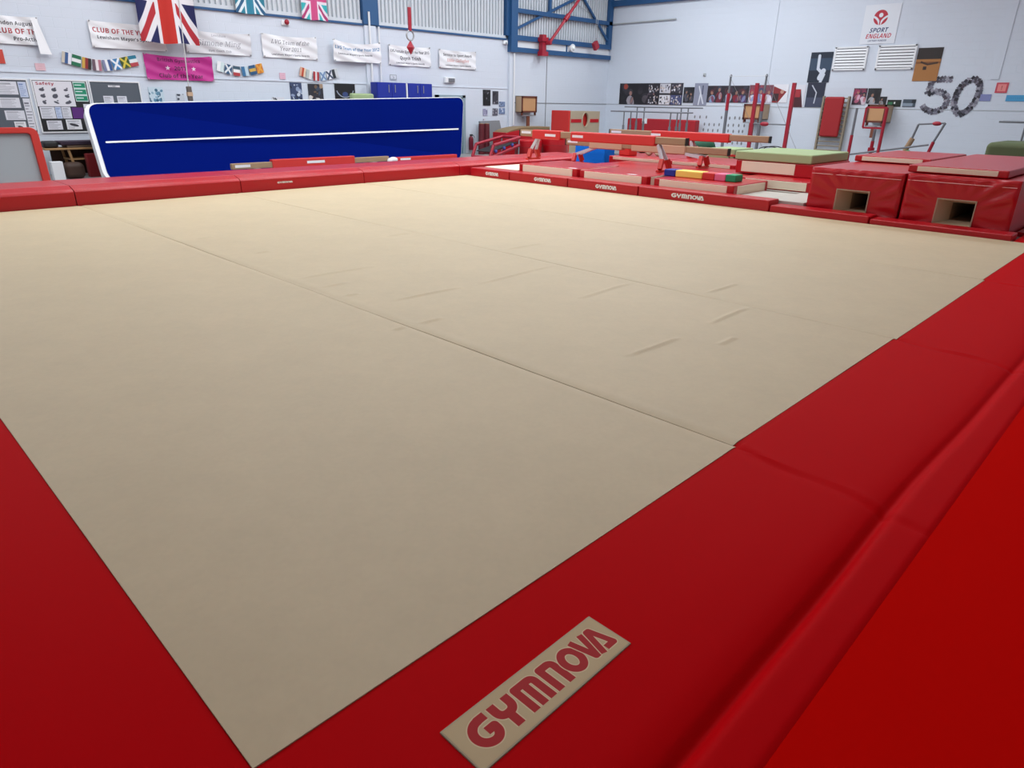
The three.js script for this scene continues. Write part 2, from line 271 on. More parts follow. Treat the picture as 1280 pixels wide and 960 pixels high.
// ---------- kerb pads and landing mats round the floor ----------
{
  // long pads along the side under the blue mat
  const xs = [-3.0, 0.4, 3.27, 6.2, 9.1, 12.0, 14.6, 17.2];
  const nm = ['beyond the grey red-framed board', 'in front of the grey red-framed board', 'in front of the wooden table', 'with small white lettering, in front of the blue mat', 'in front of the red padded low beam', 'in front of the door end of the blue mat', 'behind the corner of the beige carpet', 'ending beside the bright blue foam block'];
  for (let k = 0; k < 7; k++) {
    const a = xs[k], b = xs[k + 1] - 0.015, s = new THREE.Shape();
    s.moveTo(-13.70, -0.12); s.lineTo(-13.70, 0.225); s.quadraticCurveTo(-13.71, 0.25, -13.75, 0.265); s.lineTo(-13.92, 0.315); s.quadraticCurveTo(-13.96, 0.322, -14.0, 0.322); s.lineTo(-14.95, 0.322); s.quadraticCurveTo(-15.0, 0.32, -15.0, 0.27); s.lineTo(-15.0, -0.12); s.closePath();
    const g = new THREE.ExtrudeGeometry(s, { depth: b - a, bevelEnabled: false, curveSegments: 5 }); g.rotateY(Math.PI / 2); // shape x -> -z , extrude -> x
    g.scale(1, 1, -1); { const p = g.attributes.position; for (let i = 0; i < p.count; i += 3) for (let q = 0; q < 3; q++) { const t = p.getComponent(i + 1, q); p.setComponent(i + 1, q, p.getComponent(i + 2, q)); p.setComponent(i + 2, q, t); } }
    g.computeVertexNormals(); g.translate(a, 0, 0);
    const t = thing('edge_mat', 'long red vinyl edge mat ' + nm[k], 'mat', [0, 0, 0], 0, 'long red edge mats beside the beige carpet');
    mesh('body', g, M.vinyl, t);
    mesh('pale_line', bar([a, 0.262, -13.755], [b, 0.262, -13.755], 0.008, 6), mat(lin(0.62, 0.10, 0.11), 0.4), t);  // paler red bar stands in for the highlight along the front crease
    mesh('pale_line', bar([a, 0.318, -13.95], [b, 0.318, -13.95], 0.008, 6), mat(lin(0.62, 0.10, 0.11), 0.4), t);  // second pale bar, the sheen line at the top edge put in as colour
    if (k === 3) logoZ(t, 7.14, 0.15, -13.696, 0.38, 0.055);
  }
  // short lettered kerb pads
  const zs = [-13.55, -12.14, -10.28, -8.36, -5.5, -3.78, -1.78], top = [0.2, 0.2, 0.2, 0.2, 0.12, 0.085];
  const kl = ['short red kerb pad with white lettering, at the corner with the long edge mats', 'red kerb pad with white lettering beside the one at the corner', 'red kerb pad with white lettering, second beside the cream-panelled mats', 'longest red kerb pad with white lettering, in front of the coloured foam bar', 'plain red kerb pad in front of the beige mat and first tunnel block', 'plain red kerb pad in front of the tunnel block with a cream topped mat'];
  for (let k = 0; k < 6; k++) {
    const t = thing('kerb_pad', kl[k], 'mat', [0, 0, 0], 0, 'red kerb pads along the carpet');
    mesh('body', rbx(12.22, 12.62, -0.05, top[k], zs[k] + 0.012, zs[k + 1] - 0.012, 0.02), M.vinyl, t);
    if (k < 4) logoX(t, 12.216, 0.1, [-12.75, -11.05, -9.2, -7.2][k], [0.5, 0.58, 0.62, 0.8][k], 0.125);
  }
  tag(mesh('corner_pad', rbx(12.215, 13.2, -0.05, 0.004, -1.765, FZ1 - 0.03, 0.004, 1), M.border), 'small flat red pad at the carpet corner beside the end kerb pad', 'mat');
  tag(mesh('end_mat', rbx(13.22, 18.5, FL, 0.01, -1.9, 3.4, 0.01, 1), M.vinyl), 'large flat red mat beside the end tunnel block', 'mat');
  // landing mats: red body with cream panels on the sides
  function landingMat(label, x0, x1, y0, y1, z0, z1, o = {}) {
    const t = thing('landing_mat', label, 'mat', [0, 0, 0], 0, 'red landing mats with cream panels');
    mesh('body', rbx(x0, x1, y0, y1, z0, z1, 0.025), M.vinyl, t);
    const m = 0.14, lo = y0 + (o.lo ?? 0.03), hi = y1 - 0.018;
    if (o.front !== false) mesh('panel', rbx(x0 - 0.008, x0 + 0.02, lo, hi, z0 + m, z1 - (o.mr ?? m), 0.004, 1), M.cream, t).userData.label = 'cream panel';
    if (o.side) mesh('panel', rbx(x0 + m, x1 - m, lo, hi, z1 - 0.02, z1 + 0.008, 0.004, 1), M.cream, t).userData.label = 'cream panel';
    if (o.tag) mesh('maker_tag', bx(x0 + 0.03, x0 + 0.12, y1, y1 + 0.004, z1 - o.tag, z1 - o.tag + 0.22), M.white, t);
    return t;
  }
  landingMat('red landing mat with cream panel between raised beam foot and corner kerb pad', 12.64, 14.28, FL, 0.37, -12.22, -10.36, { lo: 0.28, tag: 0.3, side: true });
  landingMat('red landing mat with cream panel between the bare panelled mat and the coloured foam bar', 12.64, 14.28, FL, 0.36, -10.28, -8.44, { lo: 0.28, tag: 0.55, side: true });
  landingMat('red landing mat with cream panel carrying the coloured foam bar', 12.64, 14.1, FL, 0.345, -8.27, -6.45, { lo: 0.28, side: true });
  landingMat('red landing mat under the legs of the raised beam nearest the carpet', 14.32, 15.95, FL, 0.2, -13.4, -11.3, { front: false });
  landingMat('red landing mat in the middle under the low beam', 14.32, 15.95, FL, 0.35, -11.28, -9.3, { front: false });
  landingMat('red landing mat beside the dark legs of the low beam', 14.32, 15.95, FL, 0.35, -9.28, -7.3, { front: false });
  landingMat('red landing mat with cream panel beside the bright blue foam block', 16.0, 18.0, FL, 0.44, -12.0, -10.15, { lo: 0.47 });
  landingMat('red landing mat with cream panel under the farthest raised beam', 16.0, 18.0, FL, 0.44, -10.1, -8.2, { lo: 0.47 });
  landingMat('red landing mat behind the bright blue foam block', 16.0, 18.4, FL, 0.17, -13.65, -12.05, { front: false });
  landingMat('red landing mat beside the light green foam slab', 18.45, 20.3, FL, 0.36, -13.0, -8.4, { front: false });
  landingMat('red landing mat with cream panel on the beige mats below the green foam slab', 14.2, 16.4, 0.17, 0.37, -7.15, -5.55, { lo: 0.02 });
  landingMat('red landing mat with wide cream panel directly beneath the green foam slab', 15.0, 17.0, 0.37, 0.65, -7.68, -5.92, { lo: 0.04, mr: 0.4 });
  landingMat('red mat with curved cream panel on top of the rear tunnel block', 14.7, 17.2, 0.8, 0.915, -5.05, -3.7, { lo: 0.02 });
  landingMat('red mat with cream panel on top of the end tunnel block', 12.86, 17.2, 0.81, 0.925, -3.55, -2.15, { lo: 0.02 });
  // white topped mat beyond the corner kerb pad
  tag(mesh('cream_mat', rbx(12.64, 14.25, FL, 0.21, -13.45, -12.26, 0.015), M.cream), 'low cream mat behind the corner kerb pad', 'mat');
  tag(mesh('beige_mat', rbx(12.64, 13.9, FL, 0.165, -6.42, -5.75, 0.012), M.creamMat), 'beige folding mat beside the panelled mat with the coloured bar', 'mat', 'beige folding mats');
  tag(mesh('beige_mat', rbx(12.64, 14.4, FL, 0.17, -5.74, -5.06, 0.012), M.creamMat), 'beige folding mat beside the first red tunnel block', 'mat', 'beige folding mats');
  tag(mesh('beige_mat', rbx(14.13, 16.5, FL, 0.165, -7.27, -5.76, 0.012), M.creamMat), 'beige folding mat under the red mat below the green slab', 'mat', 'beige folding mats');
  const gs = new THREE.Shape(); gs.moveTo(15.0, 0.65); gs.lineTo(15.0, 0.8); gs.quadraticCurveTo(15.0, 0.83, 15.05, 0.83); gs.lineTo(17.1, 0.83); gs.lineTo(17.1, 0.65); gs.closePath();
  tag(mesh('green_foam_slab', rbx(14.98, 17.0, 0.651, 0.84, -7.72, -5.98, 0.03), M.green), 'light green foam slab on the stacked red mats', 'foam slab');
  // coloured foam bar
  const cb = thing('coloured_foam_bar', 'soft foam bar of blue, yellow, red, pink and green blocks', 'foam bar');
  const seg = [['foam_block', -8.4, -8.12, M.blueRoyal, 'blue'], ['foam_block', -8.115, -7.48, M.yellow, 'yellow'], ['foam_block', -7.475, -7.2, M.padRed, 'red'], ['foam_block', -7.195, -6.95, M.pink, 'pink'], ['foam_block', -6.945, -6.72, M.kerbGreen, 'green']];
  for (const [n, a, b, m, l] of seg) { const o = mesh(n, rbx(13.2, 13.5, 0.345, 0.485, a, b, 0.02), m, cb); o.userData.label = l + ' foam block'; }
}
// tunnel blocks: red padded blocks with a square wooden opening
{
  function tunnel(label, z0, z1, oz0, oz1, x0, x1, ht) {
    const t = thing('tunnel_block', label, 'foam block', [0, 0, 0], 0, 'red padded tunnel blocks');
    const s = new THREE.Shape(); s.moveTo(z0, FL); s.lineTo(z1, FL); s.lineTo(z1, ht); s.lineTo(z0, ht); s.closePath();
    const r = 0.03;
    // four padded walls round the opening, front face gently wrinkled
    const nU = 90, nV = 60, P = [], U = [], I = [], ok = [];
    const oy0 = 0.07, oy1 = 0.45, cz = (oz0 + oz1) / 2, cy = 0.26;
    const us = [], vs = []; for (let i = 0; i <= nU; i++) us.push(z0 + (z1 - z0) * i / nU); for (let j = 0; j <= nV; j++) vs.push(FL + (ht - FL) * j / nV);
    const snap = (arr, v) => { let b = 0; arr.forEach((q, i) => { if (Math.abs(q - v) < Math.abs(arr[b] - v)) b = i; }); arr[b] = v; }; snap(us, oz0); snap(us, oz1); snap(vs, oy0); snap(vs, oy1);
    const bump = (z, y) => { const a = Math.atan2(y - cy, z - cz), d = Math.hypot(z - cz, y - cy); const e = Math.min(1, Math.max(0, Math.min(z - z0, z1 - z, ht - y) / 0.06)); const edge = (1 - e) * (1 - e) * 0.03; return x0 + edge - 0.012 * Math.sin(a * 17 + 3 * n9(z * 0.2, y * 0.2)) * Math.min(1, Math.max(0, d - 0.3) * 4) * e * n9(z * 0.31, y * 0.4) * 1.6 - 0.01 * (n33(z * 0.06, y * 0.09) - 0.5); };
    for (let j = 0; j <= nV; j++) for (let i = 0; i <= nU; i++) { P.push(bump(us[i], vs[j]), vs[j], us[i]); U.push(us[i], vs[j]); }
    for (let j = 0; j < nV; j++) for (let i = 0; i < nU; i++) { const mz = (us[i] + us[i + 1]) / 2, my = (vs[j] + vs[j + 1]) / 2; if (mz > oz0 && mz < oz1 && my > oy0 && my < oy1) continue; const a = j * (nU + 1) + i; I.push(a, a + nU + 2, a + nU + 1, a, a + 1, a + nU + 2); }
    for (let k = 0; k < I.length; k += 3) { /* facing -x */ }
    const g = new THREE.BufferGeometry(); g.setAttribute('position', new THREE.Float32BufferAttribute(P, 3)); g.setAttribute('uv', new THREE.Float32BufferAttribute(U, 2)); g.setIndex(I); g.computeVertexNormals();
    const nrm = g.attributes.normal; let sx = 0; for (let i = 0; i < nrm.count; i++) sx += nrm.getX(i); if (sx > 0) { for (let k = 0; k < I.length; k += 3) { const q = I[k + 1]; I[k + 1] = I[k + 2]; I[k + 2] = q; } g.setIndex(I); g.computeVertexNormals(); }
    mesh('front_cover', g, M.vinyl, t);
    mesh('body', [bx(x0 + 0.03, x1, oy1 + 0.02, ht, z0, z1), bx(x0 + 0.03, x1, FL, oy0 - 0.02, z0, z1), bx(x0 + 0.03, x1, oy0 - 0.02, oy1 + 0.02, z0, oz0 - 0.02), bx(x0 + 0.03, x1, oy0 - 0.02, oy1 + 0.02, oz1 + 0.02, z1), bx(x1 - 0.1, x1, oy0, oy1, oz0, oz1)], M.vinyl, t);
    const xi = x0 + 0.38, iz0 = oz0 + 0.13, iz1 = oz1 - 0.03, iy0 = oy0 + 0.03, iy1 = oy1 - 0.07;
    const board = (q) => { const g = new THREE.BufferGeometry(); g.setAttribute('position', new THREE.Float32BufferAttribute([q[0], q[1], q[2], q[0], q[2], q[3]].flat(), 3)); g.setAttribute('uv', new THREE.Float32BufferAttribute(new Array(12).fill(0.5), 2)); g.computeVertexNormals(); return g; };
    const o = [[x0 - 0.012, oy0, oz0], [x0 - 0.012, oy0, oz1], [x0 - 0.012, oy1, oz1], [x0 - 0.012, oy1, oz0]], n = [[xi, iy0, iz0], [xi, iy0, iz1], [xi, iy1, iz1], [xi, iy1, iz0]];
    const lm = mat(lin(0.66, 0.54, 0.38), 0.7, { side: THREE.DoubleSide });
    for (let k = 0; k < 4; k++) mesh('tunnel_board', board([o[k], o[(k + 1) % 4], n[(k + 1) % 4], n[k]]), lm, t).userData.label = 'beige wooden board of the opening';
    mesh('tunnel_lining', [bx(xi, x1 - 0.1, iy1, iy1 + 0.02, iz0, iz1), bx(xi, x1 - 0.1, iy0 - 0.02, iy0, iz0, iz1), bx(xi, x1 - 0.1, iy0, iy1, iz0 - 0.02, iz0), bx(xi, x1 - 0.1, iy0, iy1, iz1, iz1 + 0.02)], M.beigeBox, t);
    mesh('opening_rim', [bx(x0 - 0.018, x0 + 0.02, oy1, oy1 + 0.015, oz0 - 0.015, oz1 + 0.015), bx(x0 - 0.018, x0 + 0.02, oy0 - 0.015, oy0, oz0 - 0.015, oz1 + 0.015), bx(x0 - 0.018, x0 + 0.02, oy0, oy1, oz0 - 0.015, oz0), bx(x0 - 0.018, x0 + 0.02, oy0, oy1, oz1, oz1 + 0.015)], M.beigeBox, t);
    mesh('pale_line', bar([x0 - 0.006, ht - 0.1, z0 + 0.02], [x0 - 0.006, ht - 0.1, z1 - 0.04], 0.006, 6), mat(lin(0.75, 0.35, 0.35), 0.5), t);
    return t;
  }
  tunnel('red padded block with square tunnel, beside the beige folding mats', -5.04, -3.52, -4.53, -4.01, 12.68, 14.6, 0.79);
  tunnel('red padded block with square tunnel under a cream panelled mat', -3.48, -1.93, -2.96, -2.44, 12.68, 14.6, 0.8);
  for (const [z0, z1, l] of [[-5.04, -3.52, 'red padded block under the mat with curved cream panel'], [-3.48, -1.95, 'red padded block under the far end of the topmost mat']]) tag(mesh('padded_block', rbx(14.65, 17.1, FL, 0.79, z0, z1, 0.03), M.vinyl), l, 'foam block', 'red padded blocks');
}

// ---------- blue air mat standing on edge ----------
{
  const t = thing('blue_track_mat', 'long blue tumbling mat with white edge stripe standing against the banner wall', 'mat');
  const A = new THREE.Vector3(5.1, FL, -18.5), B = new THREE.Vector3(16.42, FL, -18.68), C = new THREE.Vector3(17.04, 1.905, -19.2), D = new THREE.Vector3(5.28, 1.58, -19.75);
  const S = (u, v) => { const p = A.clone().lerp(B, u), q = D.clone().lerp(C, u); return p.lerp(q, v); };
  const nrm = B.clone().sub(A).cross(D.clone().sub(A)).normalize(); // towards the hall
  if (nrm.z < 0) nrm.negate();
  // rounded-rectangle slab swept over the ruled surface
  function slab(u0, u1, v0, v1, d0, d1, rc, L = 11.3, H = 2.0) {
    const s = new THREE.Shape(), x0 = u0 * L, x1 = u1 * L, y0 = v0 * H, y1 = v1 * H;
    s.moveTo(x0 + rc, y0); s.lineTo(x1 - rc, y0); s.quadraticCurveTo(x1, y0, x1, y0 + rc); s.lineTo(x1, y1 - rc); s.quadraticCurveTo(x1, y1, x1 - rc, y1); s.lineTo(x0 + rc, y1); s.quadraticCurveTo(x0, y1, x0, y1 - rc); s.lineTo(x0, y0 + rc); s.quadraticCurveTo(x0, y0, x0 + rc, y0);
    const g = new THREE.ExtrudeGeometry(s, { depth: d1 - d0, bevelEnabled: false, curveSegments: 8 });
    const p = g.attributes.position; for (let i = 0; i < p.count; i++) { const q = S(p.getX(i) / L, p.getY(i) / H).addScaledVector(nrm, d0 + p.getZ(i)); p.setXYZ(i, q.x, q.y, q.z); }
    g.computeVertexNormals(); return g;
  }
  mesh('side_band', slab(0, 1, 0, 1, -0.2, 0, 0.3), M.white, t).userData.label = 'white band round the edge';
  mesh('top_panel', slab(0.008, 0.9985, 0.002, 0.986, 0, 0.012, 0.27), M.blue, t).userData.label = 'deep blue face';
  mesh('stripe', slab(0.022, 0.984, 0.478, 0.5, 0.012, 0.016, 0.02), M.white, t).userData.label = 'white centre stripe';
}
// ---------- low beams lying in front of the blue mat ----------
{
  const t = thing('low_beam', 'low tan beam with red padded middle in front of the blue mat', 'beam', [0, 0, -18.2]);
  mesh('beam_body', rbx(8.03, 13.0, 0.02, 0.17, -0.06, 0.06, 0.02), M.tan, t);
  mesh('pad', rbx(9.15, 11.75, 0.0, 0.225, -0.09, 0.09, 0.02), M.padRed, t).userData.label = 'red padding sleeve';
  mesh('foot', bx(8.6, 8.75, FL, 0.03, -0.3, 0.3), M.steel, t); mesh('foot', bx(12.3, 12.45, FL, 0.03, -0.3, 0.3), M.steel, t);
  logoZ(t, 10.46, 0.12, 0.093, 0.56, 0.07, M.white); logoZ(t, 8.32, 0.1, 0.063, 0.42, 0.07, M.white);
  const u = thing('low_beam', 'short low red beam in front of the blue mat by the door', 'beam', [0, 0, -18.2]);
  mesh('beam_body', rbx(13.3, 15.75, FL, 0.12, -0.09, 0.09, 0.02), M.padRed, u); logoZ(u, 13.6, 0.06, 0.093, 0.4, 0.06, M.white);
  const bag = new THREE.SphereGeometry(0.12, 12, 8); bag.scale(1.3, 0.7, 1); bag.translate(13.12, 0.06, -18.1);
  const bag2 = new THREE.SphereGeometry(0.08, 10, 8); bag2.translate(12.95, 0.04, -18.05);
  tag(mesh('chalk_bag', [bag, bag2], M.white), 'small white cloth bundle between the two low beams', 'bag');
}
// ---------- balance beams ----------
{
  function beam(label, X, top, z0, z1, segs, legs, w = 0.1) {
    const t = thing('balance_beam', label, 'beam', [X, 0, 0], 0, 'balance beams on the red mats');
    mesh('beam_body', rbx(-w / 2 - 0.01, w / 2 + 0.01, top - 0.17, top - 0.012, z0, z1, 0.025), M.tan, t);
    for (const [a, b, kind] of segs) mesh(kind === 'r' ? 'pad' : 'sleeve', rbx(-w / 2 - 0.04, w / 2 + 0.04, top - 0.215, top + 0.005, a, b, 0.03), kind === 'r' ? M.padRed : M.tanLight, t).userData.label = kind === 'r' ? 'red padding sleeve' : 'pale suede sleeve';
    mesh('end_cap', bx(-w / 2 - 0.012, w / 2 + 0.012, top - 0.172, top - 0.01, z1, z1 + 0.02), M.black, t).userData.label = 'black end cap';
    mesh('end_cap', bx(-w / 2 - 0.012, w / 2 + 0.012, top - 0.172, top - 0.01, z0 - 0.02, z0), M.black, t).userData.label = 'black end cap';
    for (const [z, zf, sp, base] of legs) {
      for (const s of [-1, 1]) mesh('leg', sqbar([s * 0.03, top - 0.18, z], [s * sp, base + 0.24, zf], 0.05, 0.07), M.legGrey, t);
      for (const s of [-1, 1]) mesh('foot', sqbar([s * sp, base + 0.26, zf], [s * (sp + 0.09), base + 0.06, zf + 0.02], 0.09, 0.1), M.redFrame, t).userData.label = 'red foot';
      mesh('spreader', bx(-sp - 0.15, sp + 0.15, base, base + 0.04, zf - 0.04, zf + 0.04), M.redFrame, t);
    }
    return t;
  }
  const L = (t, X, y, z, w) => { const g = new THREE.PlaneGeometry(w, 0.06); g.rotateY(-Math.PI / 2); g.translate(X, y, z); mesh('maker_tag', g, M.white, t); };
  const a = beam('raised tan balance beam with two red padding sleeves, nearest the carpet corner', 13.83, 1.11, -13.3, -8.3, [[-12.84, -11.88, 'r'], [-11.54, -9.07, 'r']], [[-12.68, -12.85, 0.1, 0.375], [-9.0, -8.82, 0.1, 0.365]]);
  L(a, -0.062, 1.04, -13.07, 0.34); L(a, -0.092, 1.0, -12.2, 0.36); L(a, -0.092, 1.01, -11.3, 0.34);
  const b = beam('raised tan balance beam with one long red sleeve, farthest from the carpet', 17.47, 1.08, -13.1, -8.12, [[-11.62, -9.2, 'r']], [[-12.2, -12.3, 0.1, 0.178], [-10.35, -10.25, 0.1, 0.446]]);
  L(b, -0.062, 1.0, -12.85, 0.36); L(b, -0.092, 0.98, -11.45, 0.32);
  const c = beam('lower bare tan balance beam between the two raised beams', 15.54, 0.845, -13.15, -8.18, [[-12.3, -11.2, 's'], [-10.9, -9.3, 's']], [[-12.1, -12.75, 0.1, 0.208], [-9.4, -8.82, 0.1, 0.36]]);
  L(c, -0.062, 0.77, -12.9, 0.36);
}
// ---------- foam shapes and odds between beams and walls ----------
{
  tag(mesh('blue_foam_block', rbx(16.12, 16.6, 0.172, 0.74, -13.33, -12.25, 0.03), M.blueBlock), 'bright blue foam block under the balance beams', 'foam block');
  tag(mesh('red_foam_block', rbx(16.3, 16.7, 0.441, 0.82, -11.9, -11.55, 0.03), M.padRed), 'small red foam block near the bright blue block', 'foam block');
  const half = new THREE.CylinderGeometry(0.36, 0.36, 1.15, 24, 1, false, 0, Math.PI); half.rotateZ(Math.PI / 2); half.rotateY(Math.PI / 2); half.rotateZ(-Math.PI);
  tag(mesh('dark_green_roll', rbx(18.6, 19.2, 0.361, 0.62, -12.9, -11.65, 0.1, 4), M.darkGreen), 'dark green foam bolster behind the low beam', 'foam bolster');
  const dome = new THREE.SphereGeometry(0.5, 24, 10, 0, Math.PI * 2, 0, Math.PI / 2); dome.scale(0.8, 0.5, 0.75); dome.translate(19.4, 0.62, -11.1);
  tag(mesh('dark_green_dome', [dome, new THREE.CylinderGeometry(0.4, 0.42, 0.26, 24).translate(19.4, 0.492, -11.1)], M.darkGreen), 'dark green domed foam shape behind the beams', 'foam shape');
  tag(mesh('olive_foam_slab', rbx(18.7, 19.8, 0.361, 0.64, -10.5, -9.65, 0.03), M.green), 'muted green foam block behind the end of the low beam', 'foam block');
  tag(mesh('olive_block', rbx(20.2, 22, FL, 1.06, -4.0, -1.5, 0.12, 4), M.olive), 'large olive padded block beside the parallel bars by the photograph wall', 'foam block');
  // springy wheel-like roll
  const rl = thing('foam_rings', 'two small tan rubber rings lying under the low beam', 'rings', [16.9, 0.441, -11.3]);
  for (const d of [0, 0.3]) { const g = new THREE.TorusGeometry(0.1, 0.045, 8, 18); g.rotateY(Math.PI / 2); g.translate(0, 0.145, d); mesh('ring', g, M.beigeBox, rl); }
  // dark trampoline bed behind the beams
  const tr = thing('mini_trampoline', 'dark mini trampoline on thin legs behind the low beam', 'trampoline', [18.9, 0.361, -9.2]);
  mesh('bed', bx(-0.5, 0.5, 0.12, 0.14, -0.45, 0.45), M.black, tr);
  mesh('frame', [bx(-0.55, 0.55, 0.1, 0.15, -0.5, -0.45), bx(-0.55, 0.55, 0.1, 0.15, 0.45, 0.5), bx(-0.55, -0.5, 0.1, 0.15, -0.5, 0.5), bx(0.5, 0.55, 0.1, 0.15, -0.5, 0.5)], M.redFrame, tr);
  for (const [x, z] of [[-0.5, -0.45], [0.5, -0.45], [-0.5, 0.45], [0.5, 0.45]]) mesh('leg', bar([x, 0, z], [x, 0.12, z], 0.02), M.steel, tr);
  // red cylinders
  for (const [x, z, r, h, l] of [[19.3, -18.2, 0.5, 0.62, 'red padded cylinder beside the block with the leather top'], [20.4, -17.9, 0.52, 0.7, 'red padded cylinder in front of the oval-holed vaulting box']]) {
    const t = thing('padded_cylinder', l, 'foam cylinder', [x, FL, z]); const pts = [[0, 0], [r, 0], [r, h - 0.04], [r - 0.04, h], [0, h]].map(p => new THREE.Vector2(...p));
    mesh('body', new THREE.LatheGeometry(pts, 28), M.vinyl, t); mesh('seam', new THREE.TorusGeometry(r, 0.008, 6, 30).rotateX(Math.PI / 2).translate(0, h * 0.6, 0), M.vinylDark, t);
  }
  // red trapezoid block with a leather top
  const vb = thing('vault_trainer', 'red sloping vault block with rounded tan leather top', 'vault block', [0, 0, 0]);
  const s = new THREE.Shape(); s.moveTo(19.1, FL); s.lineTo(21.5, FL); s.lineTo(21.5, 0.76); s.lineTo(19.7, 0.76); s.lineTo(19.1, 0.68); s.closePath();
  mesh('body', new THREE.ExtrudeGeometry(s, { depth: 0.7, bevelEnabled: true, bevelSize: 0.02, bevelThickness: 0.02 }).translate(0, 0, -19.85), M.vinyl, vb);
  const lt = new THREE.Shape(); lt.moveTo(19.15, 0.69); lt.quadraticCurveTo(19.6, 0.86, 20.4, 0.86); lt.lineTo(21.5, 0.85); lt.lineTo(21.5, 0.77); lt.lineTo(19.7, 0.77); lt.closePath();
  mesh('leather_top', new THREE.ExtrudeGeometry(lt, { depth: 0.7, bevelEnabled: true, bevelSize: 0.015, bevelThickness: 0.02 }).translate(0, 0.022, -19.85), mat(lin(0.22, 0.15, 0.07), 0.6), vb);
  // tilted red framed trampette with a dark net
  const tt = thing('trampette', 'tilted red framed trampette with dark net and blue springs', 'trampette', [17.55, FL, -18.25], 0.1);
  const fr = (x0, y0, x1, y1, z) => bar([x0, y0, z], [x1, y1, z], 0.055, 10);
  mesh('frame', [fr(-0.65, 0.1, -0.45, 0.5, 0.4), fr(-0.45, 0.5, 1.0, 0.72, 0.4), fr(-0.65, 0.1, -0.45, 0.5, -0.4), fr(-0.45, 0.5, 1.0, 0.72, -0.4), bar([-0.65, 0.1, -0.4], [-0.65, 0.1, 0.4], 0.055), bar([1.0, 0.72, -0.4], [1.0, 0.72, 0.4], 0.055), fr(-0.65, 0.1, 0.95, 0.45, 0.4)], M.redPaint, tt);
  mesh('bed', sqbar([-0.5, 0.28, 0], [0.95, 0.55, 0], 0.7, 0.02), M.black, tt);
  for (let k = 0; k < 3; k++) mesh('spring', new THREE.SphereGeometry(0.06, 10, 8).translate(-0.35 + k * 0.45, 0.3 + k * 0.09, 0.42), mat(lin(0.05, 0.06, 0.3), 0.5), tt);
  mesh('leg', bar([0.95, 0, 0.4], [0.95, 0.7, 0.4], 0.025), M.steel, tt); mesh('leg', bar([-0.62, 0, 0.4], [-0.62, 0.1, 0.4], 0.025), M.steel, tt); mesh('leg', bar([0.95, 0, -0.4], [0.95, 0.7, -0.4], 0.025), M.steel, tt); mesh('leg', bar([-0.62, 0, -0.4], [-0.62, 0.1, -0.4], 0.025), M.steel, tt);
  const sb = new THREE.Shape(); sb.moveTo(-0.55, 0); sb.quadraticCurveTo(0, 0.26, 0.7, 0.12); sb.lineTo(0.7, 0); sb.closePath();
  tag(mesh('springboard', new THREE.ExtrudeGeometry(sb, { depth: 0.5, bevelEnabled: false }).translate(17.9, FL, -17.6), M.lightGrey), 'low curved grey springboard in front of the trampette', 'springboard');
  // vaulting box with an oval hole
  const vx = thing('vaulting_box', 'beige vaulting box with red band and oval hole, red end panel', 'vaulting box', [0, 0, 0]);
  const sh = new THREE.Shape(); sh.moveTo(22.6, FL); sh.lineTo(24.5, FL); sh.lineTo(24.5, 1.46); sh.lineTo(22.6, 1.46); sh.closePath(); const ho = new THREE.Path(); ho.absellipse(23.56, 1.13, 0.17, 0.26, 0, Math.PI * 2); sh.holes.push(ho);
  mesh('front_panel', new THREE.ExtrudeGeometry(sh, { depth: 0.05, bevelEnabled: false, curveSegments: 24 }).translate(0, 0, -19.05), M.beigeBox, vx);
  mesh('body', [bx(22.6, 24.5, 1.4, 1.46, -19.95, -19.05), bx(24.42, 24.5, FL, 1.4, -19.95, -19.05), bx(22.66, 24.42, FL, 1.4, -19.95, -19.85)], M.beigeBox, vx);
  mesh('end_panel', rbx(22.52, 22.62, FL, 1.48, -19.97, -19.02, 0.02), M.padRed, vx).userData.label = 'red padded end panel';
  mesh('inner_pad', bx(22.7, 24.4, 0.6, 1.38, -19.2, -19.12), M.padRed, vx).userData.label = 'red padding behind the oval hole';
  for (const [a, c] of [[22.63, 23.28], [23.86, 24.42]]) mesh('band', bx(a, c, 1.03, 1.16, -19.0, -18.985), M.vinyl, vx).userData.label = 'red band';
  mesh('hole_rim', (() => { const g = new THREE.TorusGeometry(1, 0.07, 8, 36); g.scale(0.2, 0.29, 0.2); g.translate(23.56, 1.13, -18.995); return g; })(), M.beigeBox, vx);
}
